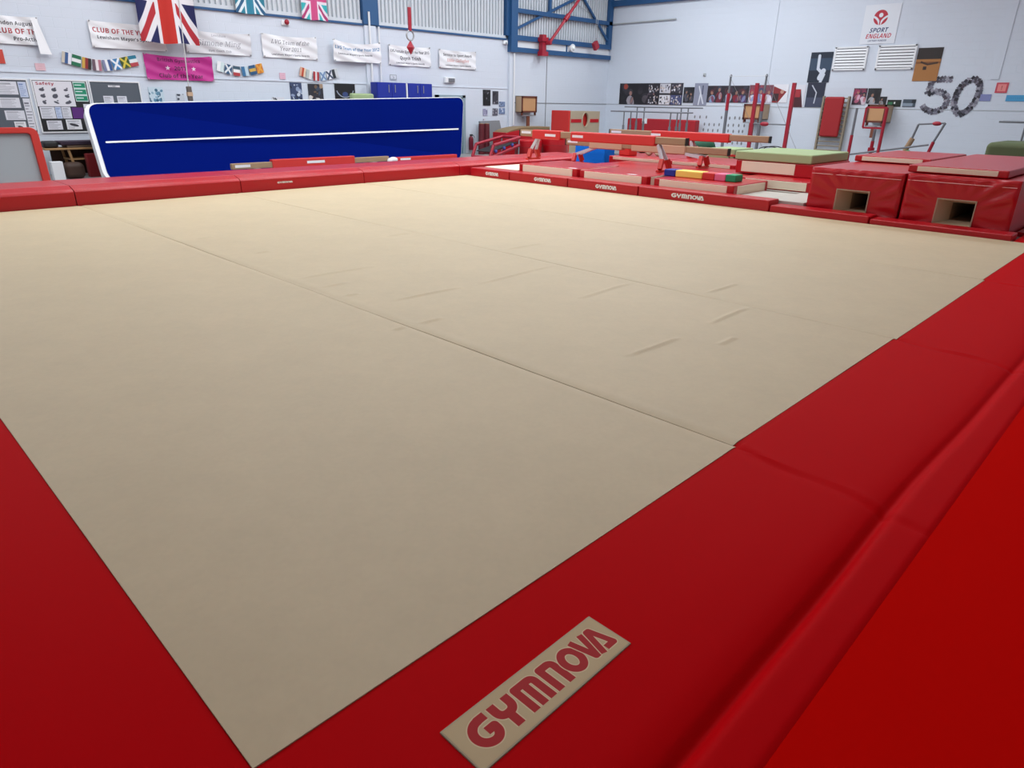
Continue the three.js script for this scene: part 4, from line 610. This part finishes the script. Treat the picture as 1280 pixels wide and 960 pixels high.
  const sn = thing('motion_sensor', 'small white sensor on the wall under the large blue column', 'sensor', [20.76, 3.9, ZW]); mesh('case', rbx(-0.1, 0.1, -0.07, 0.07, 0, 0.12, 0.03), M.white, sn); mesh('lens', new THREE.SphereGeometry(0.05, 10, 8).translate(0, -0.02, 0.11), M.lightGrey, sn);
  const dt = thing('alarm_sounder', 'small red and white alarm above the grey lettered banner', 'alarm', [11.5, 3.85, ZW]); mesh('base', rbx(-0.13, 0.13, -0.07, 0.07, 0, 0.06, 0.02), M.white, dt); mesh('beacon', new THREE.SphereGeometry(0.075, 12, 8).scale(1, 1, 0.9).translate(0.03, 0.02, 0.08), M.redPaint, dt);
  // lockers
  for (const [x0, x1, l] of [[14.3, 15.5, 'royal blue cabinet beside the white pipes'], [15.58, 16.65, 'royal blue cabinet next to the teal door']]) { const t = thing('blue_cabinet', l, 'cabinet', [0, 0, 0], 0, 'royal blue cabinets behind the blue mat'); mesh('body', rbx(x0, x1, FL, 2.31, ZW + 0.2, ZW + 0.55, 0.01, 1), M.blueRoyal, t); const xm = (x0 + x1) / 2; const dl = mesh('door', bx(x0 + 0.02, xm - 0.01, 0, 2.28, ZW + 0.55, ZW + 0.57), M.blueRoyal, t); mesh('handle', bx(xm - 0.14, xm - 0.12, 2.0, 2.24, ZW + 0.57, ZW + 0.59), M.steel, dl); const dr = mesh('door', bx(xm + 0.01, x1 - 0.02, 0, 2.28, ZW + 0.55, ZW + 0.57), M.blueRoyal, t); mesh('handle', bx(xm + 0.12, xm + 0.14, 2.0, 2.24, ZW + 0.57, ZW + 0.59), M.steel, dr); }
  tag(mesh('white_strip', bx(15.51, 15.57, FL, 2.3, ZW + 0.3, ZW + 0.56), M.white), 'upright white strip between the royal blue cabinets', 'strip');
  tag(mesh('green_pad', rbx(13.36, 14.22, FL, 1.95, ZW + 0.3, ZW + 0.5, 0.06, 4), M.green), 'pale green pad standing beside the royal blue cabinets', 'mat');
  // hanging cord with a weight
  const cd = thing('pull_rope', 'pale cord with a small weight hanging in front of the pink banner', 'cord', [8.05, 0, ZW + 0.8]); mesh('cord', bar([0.22, CEIL - 0.02, 0], [0, 2.0, 0], 0.014, 6), M.rope, cd); mesh('weight', rbx(-0.06, 0.06, 1.66, 2.02, -0.05, 0.05, 0.02), mat(lin(0.12, 0.1, 0.09), 0.7), cd); mesh('weight_band', bx(-0.065, 0.065, 1.78, 1.88, -0.055, 0.055), M.tanLight, cd);
  // ring and strap hung from the roof
  const rg = thing('hanging_ring', 'red strap with a ring and red block hanging from the roof', 'ring', [13.88, 0, -18]); mesh('cable', bar([0, CEIL - 0.02, 0], [0, 4.2, 0], 0.012, 6), M.steel, rg); mesh('strap', rbx(-0.05, 0.05, 3.66, 4.28, -0.03, 0.03, 0.01), M.redPaint, rg); mesh('ring', new THREE.TorusGeometry(0.13, 0.025, 8, 24).translate(0, 3.54, 0), M.steel, rg); mesh('block', new THREE.OctahedronGeometry(0.2).scale(0.75, 1, 0.5).translate(0, 3.22, 0), M.redPaint, rg); mesh('link', bar([0, 3.42, 0], [0, 3.36, 0], 0.012, 6), M.steel, rg);
  // red hoist arm in the end bay and hanging shackle
  const ho = thing('hoist_arm', 'slanting red steel arm bolted to the blue end bay rails', 'hoist', [0, 0, 0]); mesh('bracket', [bx(22.62, 22.84, 3.55, 4.3, ZW + 0.14, ZW + 0.34), bx(22.55, 22.91, 4.05, 4.2, ZW + 0.14, ZW + 0.4), bx(22.55, 22.91, 3.52, 3.68, ZW + 0.14, ZW + 0.4)], M.redPaint, ho); mesh('arm', bar([22.85, 4.0, ZW + 0.5], [25.2, 6.3, ZW + 0.5], 0.06), M.redPaint, ho); mesh('collar', bar([23.75, 4.88, ZW + 0.5], [23.95, 5.07, ZW + 0.5], 0.1), M.redPaint, ho); mesh('pivot', bar([22.8, 4.0, ZW + 0.2], [22.9, 4.0, ZW + 0.55], 0.08), M.redPaint, ho);
  const hs = thing('hanging_shackle', 'small red block hanging on thin cables in the end bay', 'block', [25.85, 0, ZW + 0.5]); for (const d of [-0.09, 0.09]) mesh('cable', bar([d, CEIL - 0.02, 0], [d * 0.5, 4.3, 0], 0.012, 6), M.steel, hs); mesh('block', new THREE.BoxGeometry(0.26, 0.3, 0.15).rotateZ(0.6).translate(0, 4.08, 0), M.redPaint, hs); mesh('eye', new THREE.TorusGeometry(0.05, 0.015, 6, 14).translate(0, 4.3, 0), M.steel, hs);
  // fire extinguishers and standing pads near the door
  const xt = thing('fire_extinguisher', 'dark red fire extinguisher on the wall beside the teal door', 'extinguisher', [18.9, 0.0, ZW + 0.1]); mesh('cylinder', new THREE.LatheGeometry([[0, 0], [0.09, 0], [0.09, 0.42], [0.05, 0.5], [0.025, 0.52], [0, 0.52]].map(p => new THREE.Vector2(...p)), 18), mat(lin(0.2, 0.012, 0.03), 0.4), xt); mesh('valve', bx(-0.05, 0.08, 0.52, 0.58, -0.02, 0.02), M.black, xt); mesh('hose', new THREE.TorusGeometry(0.09, 0.012, 6, 14, Math.PI).translate(0.06, 0.45, 0.03), M.black, xt); mesh('bracket', bx(-0.03, 0.03, 0.2, 0.26, -0.1, -0.06), M.black, xt);
  for (const [x, l] of [[18.85, 'dark red rolled pad standing beside the fire extinguisher'], [19.12, 'dark red rolled pad standing against the grey board']]) { const t = thing('rolled_pad', l, 'rolled pad', [x, FL, ZW + 0.75]); mesh('roll', new THREE.CylinderGeometry(0.11, 0.12, 1.1, 16).translate(0, 0.55, 0), mat(lin(0.12, 0.01, 0.018), 0.6), t); mesh('end', new THREE.CylinderGeometry(0.08, 0.08, 0.02, 14).translate(0, 1.11, 0), M.tan, t); }
  const gb = thing('grey_board', 'slate grey padded board leaning on the wall by the column', 'board', [0, 0, 0]); const gsx = new THREE.Shape(); gsx.moveTo(19.45, FL); gsx.lineTo(20.5, FL); gsx.lineTo(20.3, 1.06); gsx.lineTo(19.25, 1.04); gsx.closePath(); const gg = new THREE.ExtrudeGeometry(gsx, { depth: 0.08, bevelEnabled: true, bevelSize: 0.01, bevelThickness: 0.01 }); gg.rotateX(-0.15); gg.translate(0, 0.012, ZW + 0.32); mesh('board', gg, M.grey, gb);
  // grey trampette bed with a red frame, table with shelves
  const rb = thing('framed_board', 'pale grey board with a thick rounded red frame leaning by the noticeboards', 'board', [0, FL, -18.0]);
  const rr = (x0, x1, y0, y1, r) => { const s = new THREE.Shape(); s.moveTo(x0, y0); s.lineTo(x1, y0); s.lineTo(x1, y1 - r); s.quadraticCurveTo(x1, y1, x1 - r, y1); s.lineTo(x0 + r, y1); s.quadraticCurveTo(x0, y1, x0, y1 - r); s.closePath(); return s; };
  const ro = rr(1.7, 3.86, 0, 1.22, 0.16); ro.holes.push(rr(1.8, 3.74, 0.08, 1.13, 0.09)); const fg = new THREE.ExtrudeGeometry(ro, { depth: 0.1, bevelEnabled: true, bevelSize: 0.015, bevelThickness: 0.015 }); fg.rotateX(-0.14); mesh('frame', fg, M.redFrame, rb); const pg2 = new THREE.ExtrudeGeometry(rr(1.8, 3.74, 0.08, 1.13, 0.09), { depth: 0.05, bevelEnabled: false }); pg2.rotateX(-0.14); mesh('bed', pg2, mat(lin(0.36, 0.39, 0.41), 0.8), rb);
  const tb = thing('wooden_table', 'wooden trestle table with a shelf, half behind the blue mat', 'table', [0, FL, 0]);
  mesh('tabletop', rbx(4.35, 5.9, 0.64, 0.68, -20.7, -20.0, 0.008, 1), M.wood, tb); mesh('shelf', bx(4.85, 5.85, 0.4, 0.43, -20.65, -20.05), M.wood, tb);
  for (const [x, z] of [[4.9, -20.05], [5.8, -20.05], [4.9, -20.65], [5.8, -20.65]]) mesh('leg', sqbar([x - 0.05, 0.64, z], [x + 0.06, 0, z], 0.05, 0.05), M.wood, tb);
  mesh('back_panel', bx(4.6, 5.85, 0.02, 0.62, -20.72, -20.69), M.darkWood, tb);
  const dm = thing('folded_mat', 'folded dark purple mat lying on the wooden table', 'mat', [0, FL, 0]); mesh('lower_fold', rbx(4.85, 5.85, 0.682, 0.74, -20.6, -20.1, 0.02), mat(lin(0.16, 0.12, 0.09), 0.8), dm); mesh('upper_fold', rbx(4.72, 5.85, 0.741, 0.83, -20.62, -20.08, 0.02), mat(lin(0.03, 0.016, 0.035), 0.7), dm);
  tag(mesh('red_box', rbx(5.14, 5.62, FL, 0.43, -19.95, -19.75, 0.015), M.vinylDark), 'dark red box standing in front of the wooden table', 'box');
  tag(mesh('floor_bag', rbx(4.56, 5.0, FL, 0.26, -19.85, -19.5, 0.12, 4), M.darkWood), 'dark brown bag on the floor beside the wooden table', 'bag');
  tag(mesh('paper_stack', rbx(4.28, 4.52, FL, 0.3, -19.6, -19.4, 0.01), M.white), 'stack of white papers on the floor by the red-framed board', 'papers');
  tag(mesh('black_bag', rbx(4.37, 4.69, 0.561, 0.72, -20.45, -20.12, 0.06, 4), M.black), 'rounded black bag on the end of the wooden table', 'bag');
}

// ---------- things on the photograph wall ----------
{
  function photoX(name, label, category, z0, z1, y0, y1, paint, px = 96, group) { // flat sheet on the wall that faces -x
    const w = z1 - z0, h = y1 - y0; const m = new THREE.MeshStandardMaterial({ roughness: 0.6, map: canvasTex(px, Math.max(16, Math.round(px * h / w)), paint) });
    const g = new THREE.BoxGeometry(w, h, 0.015); g.rotateY(-Math.PI / 2); g.translate(XW - 0.012, (y0 + y1) / 2, (z0 + z1) / 2); return tag(mesh(name, g, m), label, category, group);
  }
  // photograph-like print: blurred background with a few figures
  const figures = (bg, n, cloth, skin = '#a87c68') => (x, w, h) => { x.fillStyle = bg[0]; x.fillRect(0, 0, w, h); const blob = (c, cx, cy, rx, ry, al = 1) => { x.globalAlpha = al; x.fillStyle = c; x.beginPath(); x.ellipse(cx, cy, rx, ry, (rnd() - 0.5) * 1.2, 0, 7); x.fill(); x.globalAlpha = 1; };
    for (let k = 0; k < 30; k++) blob(bg[k % bg.length], rnd() * w, rnd() * h, w * 0.03 + rnd() * h * 0.2, h * (0.05 + rnd() * 0.2), 0.6);
    for (let k = 0; k < n; k++) { const cx = (k + 0.5) * w / n + (rnd() - 0.5) * w / n * 0.4, top = h * (0.15 + rnd() * 0.25), r = Math.min(w / n * 0.24, h * 0.13); blob(bg[(k + 1) % bg.length], cx, top + r * 0.2, r * 1.1, r * 1.2); blob(skin, cx, top + r * 0.7, r * 0.65, r * 0.85, 0.9); blob(cloth[k % cloth.length], cx, top + r * 4.2, r * 1.9, r * 2.7, 0.9); blob(cloth[(k + 1) % cloth.length], cx + r * 0.7, top + r * 3.5, r * 0.8, r * 1.6, 0.7); blob(bg[0], cx - r * 1.6, top + r * 5, r * 0.5, r * 2, 0.8); blob(skin, cx + (rnd() - 0.5) * r * 3, top + r * 3.2, r * 0.35, r * 1.2, 0.8); } };
  const P = 'photographs along the wall';
  photoX('wall_photo', 'black and white collage of team photographs nearest the corner', 'photo', -20.25, -16.95, 1.75, 2.62, (x, w, h) => { figures(['#1c1a20', '#3a363e', '#6a6268', '#26222a'], 3, ['#b0a8b0', '#5a4a54', '#2c2830'], '#a87a70')(x, w, h); x.fillStyle = '#9c4030'; x.beginPath(); x.arc(w * 0.1, h * 0.15, w * 0.035, 0, 7); x.fill(); for (let a = 0; a < 6; a++) { const X0 = w * (0.47 + 0.18 * (a % 3)), Y0 = h * (a < 3 ? 0.02 : 0.54); x.fillStyle = ['#26242c', '#c9c8d0', '#3a3844', '#1e1c24', '#dddce2', '#4a5078'][a]; x.fillRect(X0, Y0, w * 0.165, h * 0.44); for (let k = 0; k < 26; k++) { x.fillStyle = ['#e2e0e6', '#2c2a34', '#8a8690', '#c4b0a8'][k % 4]; x.beginPath(); x.ellipse(X0 + w * (0.01 + 0.145 * rnd()), Y0 + h * (0.06 + 0.34 * rnd()), w * 0.008, h * 0.045, 0, 0, 7); x.fill(); } } }, 320, P);
  photoX('wall_photo', 'narrow dark photograph between the collage and the pale poster', 'photo', -16.9, -16.4, 1.85, 2.46, figures(['#1c1c22', '#3c3c46', '#2a2a30'], 2, ['#5a5a68', '#3a3a44']), 64, P);
  photoX('wall_photo', 'pale grey poster of an upright gymnast', 'photo', -16.39, -15.78, 1.75, 2.61, (x, w, h) => { x.fillStyle = '#8f93a6'; x.fillRect(0, 0, w, h); x.strokeStyle = '#d8dbe4'; x.lineWidth = 9; x.lineCap = 'round'; x.beginPath(); x.moveTo(w * 0.35, h * 0.15); x.lineTo(w * 0.5, h * 0.45); x.lineTo(w * 0.4, h * 0.95); x.moveTo(w * 0.5, h * 0.45); x.lineTo(w * 0.75, h * 0.9); x.stroke(); x.fillStyle = '#4a4e66'; x.fillRect(w * 0.6, h * 0.1, 8, h * 0.4); }, 96, P);
  photoX('wall_photo', 'wide colour photograph of gymnasts in dark tracksuits', 'photo', -15.77, -13.94, 1.88, 2.51, figures(['#2e2830', '#5a3038', '#3c4050', '#28242c'], 5, ['#8fa8d0', '#7a2838', '#b0bcd4', '#8a2030', '#5a3a6a']), 192, P);
  photoX('wall_photo', 'photograph of three people in blue and white behind the red post', 'photo', -13.92, -12.95, 1.89, 2.53, figures(['#7a4450', '#a04050', '#4a4a6a'], 3, ['#e0e2ee', '#7a8cc0', '#d0d4e4']), 128, P);
  photoX('wall_photo', 'photograph of a red clad gymnast on a white ground', 'photo', -12.93, -12.34, 1.9, 2.55, (x, w, h) => { x.fillStyle = '#e4e4ea'; x.fillRect(0, 0, w, h); x.fillStyle = '#8a2c30'; x.beginPath(); x.moveTo(0, h * 0.1); x.lineTo(w * 0.9, h * 0.4); x.lineTo(w * 0.4, h); x.lineTo(0, h); x.fill(); x.fillStyle = '#3a2428'; x.fillRect(0, h * 0.5, w * 0.4, h * 0.4); x.fillStyle = '#c09080'; x.beginPath(); x.arc(w * 0.6, h * 0.4, w * 0.12, 0, 7); x.fill(); }, 96, P);
  photoX('wall_photo', 'photograph of a dark red gymnast behind the second red post', 'photo', -12.25, -11.68, 1.75, 2.53, (x, w, h) => { x.fillStyle = '#dcdce4'; x.fillRect(0, 0, w, h); x.fillStyle = '#4a1c24'; x.beginPath(); x.moveTo(w * 0.1, h); x.lineTo(w * 0.3, h * 0.2); x.lineTo(w * 0.7, h * 0.2); x.lineTo(w * 0.95, h); x.fill(); x.fillStyle = '#a83038'; x.fillRect(w * 0.3, h * 0.2, w * 0.4, h * 0.35); }, 96, P);
  photoX('wall_poster', 'tall dark blue poster of a white clad gymnast', 'poster', -11.68, -10.88, 2.61, 3.62, (x, w, h) => { x.fillStyle = '#1c2738'; x.fillRect(0, 0, w, h); x.fillStyle = '#33465c'; x.fillRect(0, h * 0.2, w, h * 0.4); x.strokeStyle = '#cfd6e2'; x.lineCap = 'round'; x.lineWidth = w * 0.13; x.beginPath(); x.moveTo(w * 0.4, h * 0.12); x.lineTo(w * 0.42, h * 0.55); x.lineTo(w * 0.72, h * 0.75); x.lineTo(w * 0.62, h * 0.98); x.stroke(); x.lineWidth = w * 0.22; x.beginPath(); x.moveTo(w * 0.68, h * 0.62); x.lineTo(w * 0.55, h * 0.85); x.stroke(); }, 96);
  photoX('wall_poster', 'dark slate poster of a leaping figure under the tall blue poster', 'poster', -11.62, -10.96, 1.76, 2.6, (x, w, h) => { x.fillStyle = '#2a2e40'; x.fillRect(0, 0, w, h); x.fillStyle = '#43485e'; x.fillRect(0, h * 0.6, w, h * 0.4); x.strokeStyle = '#c2c6d2'; x.lineWidth = 6; x.beginPath(); x.moveTo(w * 0.25, h * 0.1); x.lineTo(w * 0.55, h * 0.4); x.lineTo(w * 0.5, h * 0.85); x.stroke(); }, 96);
  photoX('wall_poster', 'orange and dark brown poster beside the vent', 'poster', -8.09, -7.34, 2.63, 3.64, (x, w, h) => { x.fillStyle = '#a8713c'; x.fillRect(0, 0, w, h); x.fillStyle = '#2a2220'; x.fillRect(0, 0, w, h * 0.34); x.fillStyle = '#7d4c26'; x.fillRect(0, h * 0.42, w, h * 0.05); x.strokeStyle = '#3a2418'; x.lineWidth = 7; x.beginPath(); x.moveTo(w * 0.2, h * 0.42); x.lineTo(w * 0.5, h * 0.5); x.lineTo(w * 0.9, h * 0.45); x.stroke(); x.fillStyle = '#2a1c18'; x.fillRect(w * 0.34, h * 0.56, w * 0.14, h * 0.1); }, 96);
  photoX('wall_photo', 'pink and dark photograph beside the hanging red mat', 'photo', -9.92, -9.46, 1.87, 2.41, figures(['#40303c', '#a83a5c', '#2a2a3c'], 2, ['#c86a88', '#e0d0dc']), 64, P);
  photoX('wall_photo', 'black photograph of one leaping figure', 'photo', -9.43, -9.0, 1.91, 2.41, figures(['#1a1a1e', '#2c2c30'], 1, ['#b0b0b8']), 64, P);
  photoX('wall_photo', 'tiny black photograph above the plywood box', 'photo', -8.99, -8.76, 1.85, 2.14, figures(['#18181c', '#2a2a30'], 1, ['#8a8a90']), 48, P);
  photoX('wall_photo', 'small black and green photograph above the plywood box', 'photo', -8.72, -8.28, 1.82, 2.04, (x, w, h) => { x.fillStyle = '#142018'; x.fillRect(0, 0, w, h); x.fillStyle = '#2a6a48'; x.fillRect(w * 0.05, h * 0.3, w * 0.35, h * 0.6); x.fillStyle = '#d8e0dc'; x.fillRect(w * 0.48, h * 0.3, w * 0.12, h * 0.3); }, 64, P);
  photoX('wall_photo', 'small grey photograph before the paper number five', 'photo', -8.22, -7.82, 1.82, 2.06, (x, w, h) => { x.fillStyle = '#44505c'; x.fillRect(0, 0, w, h); x.fillStyle = '#8a98a8'; x.fillRect(0, h * 0.5, w * 0.8, h * 0.4); x.fillStyle = '#20262e'; x.fillRect(w * 0.7, 0, w * 0.3, h * 0.5); }, 64, P);
  photoX('wall_card', 'small lilac card beside the paper number zero', 'card', -5.96, -5.66, 2.03, 2.23, textPaint('#8288b8', []), 32);
  photoX('wall_sign', 'square red sign with a pale symbol', 'sign', -5.6, -5.27, 2.27, 2.57, (x, w, h) => { x.fillStyle = '#c84a58'; x.fillRect(0, 0, w, h); x.fillStyle = '#e88a88'; x.fillRect(w * 0.15, h * 0.15, w * 0.7, h * 0.7); x.fillStyle = '#b8564e'; x.font = `bold ${h * 0.55}px sans-serif`; x.textAlign = 'center'; x.textBaseline = 'middle'; x.fillText('!', w / 2, h / 2); }, 64);
  photoX('wall_sign', 'long light blue strip sign below the square red sign', 'sign', -5.25, -3.9, 2.03, 2.21, (x, w, h) => { x.fillStyle = '#4a9ccc'; x.fillRect(0, 0, w, h); x.fillStyle = '#2a7ab4'; x.font = `bold ${h * 0.55}px sans-serif`; x.textBaseline = 'middle'; x.fillText('- - - - - - - -', w * 0.05, h * 0.45); }, 128);
  photoX('wall_sign', 'large pale sign with a round red emblem and bold lettering', 'sign', -10.05, -8.9, 3.82, 5.03, (x, w, h) => {
    x.fillStyle = '#dfe3ea'; x.fillRect(0, 0, w, h); const cx = w * 0.48, cy = h * 0.33, R = h * 0.19;
    x.fillStyle = '#b8283c'; x.beginPath(); x.arc(cx, cy, R, 0, 7); x.fill(); x.strokeStyle = '#dfe3ea'; x.fillStyle = '#dfe3ea'; x.beginPath(); x.arc(cx, cy - R * 0.3, R * 0.3, 0, 7); x.fill(); x.lineWidth = R * 0.28; x.beginPath(); x.moveTo(cx - R * 1.05, cy - R * 0.15); x.quadraticCurveTo(cx - R * 0.2, cy + R * 0.15, cx, cy + R * 1.1); x.moveTo(cx + R * 1.05, cy - R * 0.15); x.quadraticCurveTo(cx + R * 0.2, cy + R * 0.15, cx, cy + R * 1.1); x.stroke(); x.fillStyle = '#b8283c'; x.fillRect(cx - R * 0.08, cy + R * 0.3, R * 0.16, R * 0.7);
    x.textAlign = 'center'; x.textBaseline = 'middle'; x.font = `italic bold ${h * 0.16}px sans-serif`; x.fillStyle = '#1c2c5c'; x.fillText('SPORT', w * 0.48, h * 0.65, w * 0.6); x.fillStyle = '#b8283c'; x.fillText('ENGLAND', w * 0.5, h * 0.8, w * 0.72); x.fillStyle = '#3a4468'; x.font = `bold ${h * 0.06}px sans-serif`; x.fillText('LOTTERY FUNDED', w * 0.5, h * 0.92, w * 0.56);
  }, 256);
  // louvred vents
  for (const [z0, z1, l] of [[-10.8, -9.72, 'white louvred vent beside the dark blue poster'], [-9.33, -8.16, 'white louvred vent beside the orange poster']]) {
    const t = thing('louvre_vent', l, 'vent', [XW, 0, 0], 0, 'white louvred vents'); mesh('backing', bx(-0.02, 0, 3.02, 3.74, z0, z1), M.grey, t);
    mesh('frame', [bx(-0.06, 0, 3.0, 3.05, z0 - 0.02, z1 + 0.02), bx(-0.06, 0, 3.71, 3.76, z0 - 0.02, z1 + 0.02), bx(-0.06, 0, 3.0, 3.76, z0 - 0.03, z0 + 0.03), bx(-0.06, 0, 3.0, 3.76, z1 - 0.03, z1 + 0.03)], M.white, t);
    for (let k = 0; k < 7; k++) { const g = new THREE.BoxGeometry(0.012, 0.068, z1 - z0 - 0.06); g.rotateZ(-0.35); g.translate(-0.045, 3.1 + k * 0.092, (z0 + z1) / 2); mesh('slat', g, M.white, t); }
  }
  // the paper number fifty, collaged from small photographs
  const tiles = ['#3a3a46', '#5c5a68', '#7c7a88', '#2a2830', '#9a98a4', '#4c4650', '#686672'].map(c => mat(c, 0.7));
  function collage(label, pts, n) {
    const t = thing('paper_digit', label, 'paper digit', [XW, 0, 0]); const c = new THREE.CatmullRomCurve3(pts.map(p => new THREE.Vector3(-0.01, p[1], p[0])), false, 'catmullrom', 0.35);
    for (let k = 0; k < n; k++) { const q = c.getPointAt((k + 0.5) / n); for (const s of [-1, 1]) { const g = new THREE.BoxGeometry(0.006, 0.075 + 0.03 * rnd(), 0.085 + 0.03 * rnd()); g.rotateX(rnd() * 3); const tn = c.getTangentAt((k + 0.5) / n); g.translate(-0.012 - 0.004 * rnd(), q.y + s * 0.045 * tn.z, q.z - s * 0.045 * tn.y); mesh('photo_tile', g, tiles[Math.floor(rnd() * tiles.length)], t); } }
  }
  collage('paper number five collaged from small photographs', [[-6.88, 2.68], [-7.18, 2.68], [-7.46, 2.65], [-7.48, 2.46], [-7.52, 2.24], [-7.3, 2.32], [-7.0, 2.24], [-6.88, 2.05], [-6.95, 1.8], [-7.2, 1.68], [-7.45, 1.74], [-7.6, 1.88]], 30);
  collage('paper number zero collaged from small photographs', [[-6.35, 2.66], [-6.55, 2.5], [-6.66, 2.2], [-6.66, 1.9], [-6.55, 1.7], [-6.42, 1.62], [-6.25, 1.72], [-6.1, 1.95], [-6.03, 2.25], [-6.05, 2.5], [-6.18, 2.66], [-6.33, 2.67]], 32);
  // footprint stickers
  const foot = new THREE.CylinderGeometry(0.035, 0.045, 0.006, 8).rotateZ(Math.PI / 2).scale(1, 1.5, 0.8);
  const rowsN = [[1.3, [0, 0.25, 0.55, 1.25, 1.62, 1.85, 2.05, 2.2]], [1.02, [0.5, 0.72, 0.95, 1.18, 1.6, 1.82, 2.06, 2.3]], [0.8, [0.48, 0.7, 0.92, 1.15, 1.62, 1.85, 2.1, 2.26]], [0.35, [0.75, 0.98, 1.4, 1.66, 1.88, 2.1, 2.28]], [0.55, [0.5, 0.75, 1.0, 1.7, 1.95, 2.2]]];
  for (const [y, zs] of rowsN) for (const z of zs) { const o = mesh('footprint_sticker', foot, M.grey); o.position.set(XW - 0.005, y + 0.02 * (rnd() - 0.5), -16.25 + z); tag(o, 'small dark sticker in rows low on the photograph wall', 'sticker', 'stickers in rows on the photograph wall'); }
  const cl = thing('small_wall_clip', 'tiny grey wall hook above the pale gymnast poster', 'hook', [XW, 2.92, -16.0]); mesh('plate', bx(-0.02, 0, -0.06, 0.06, -0.06, 0.06), M.lightGrey, cl); mesh('hook', new THREE.TorusGeometry(0.04, 0.012, 6, 12, Math.PI * 1.3).rotateY(Math.PI / 2).translate(-0.04, -0.04, 0), M.steel, cl);
}
renderer.render(scene, camera);
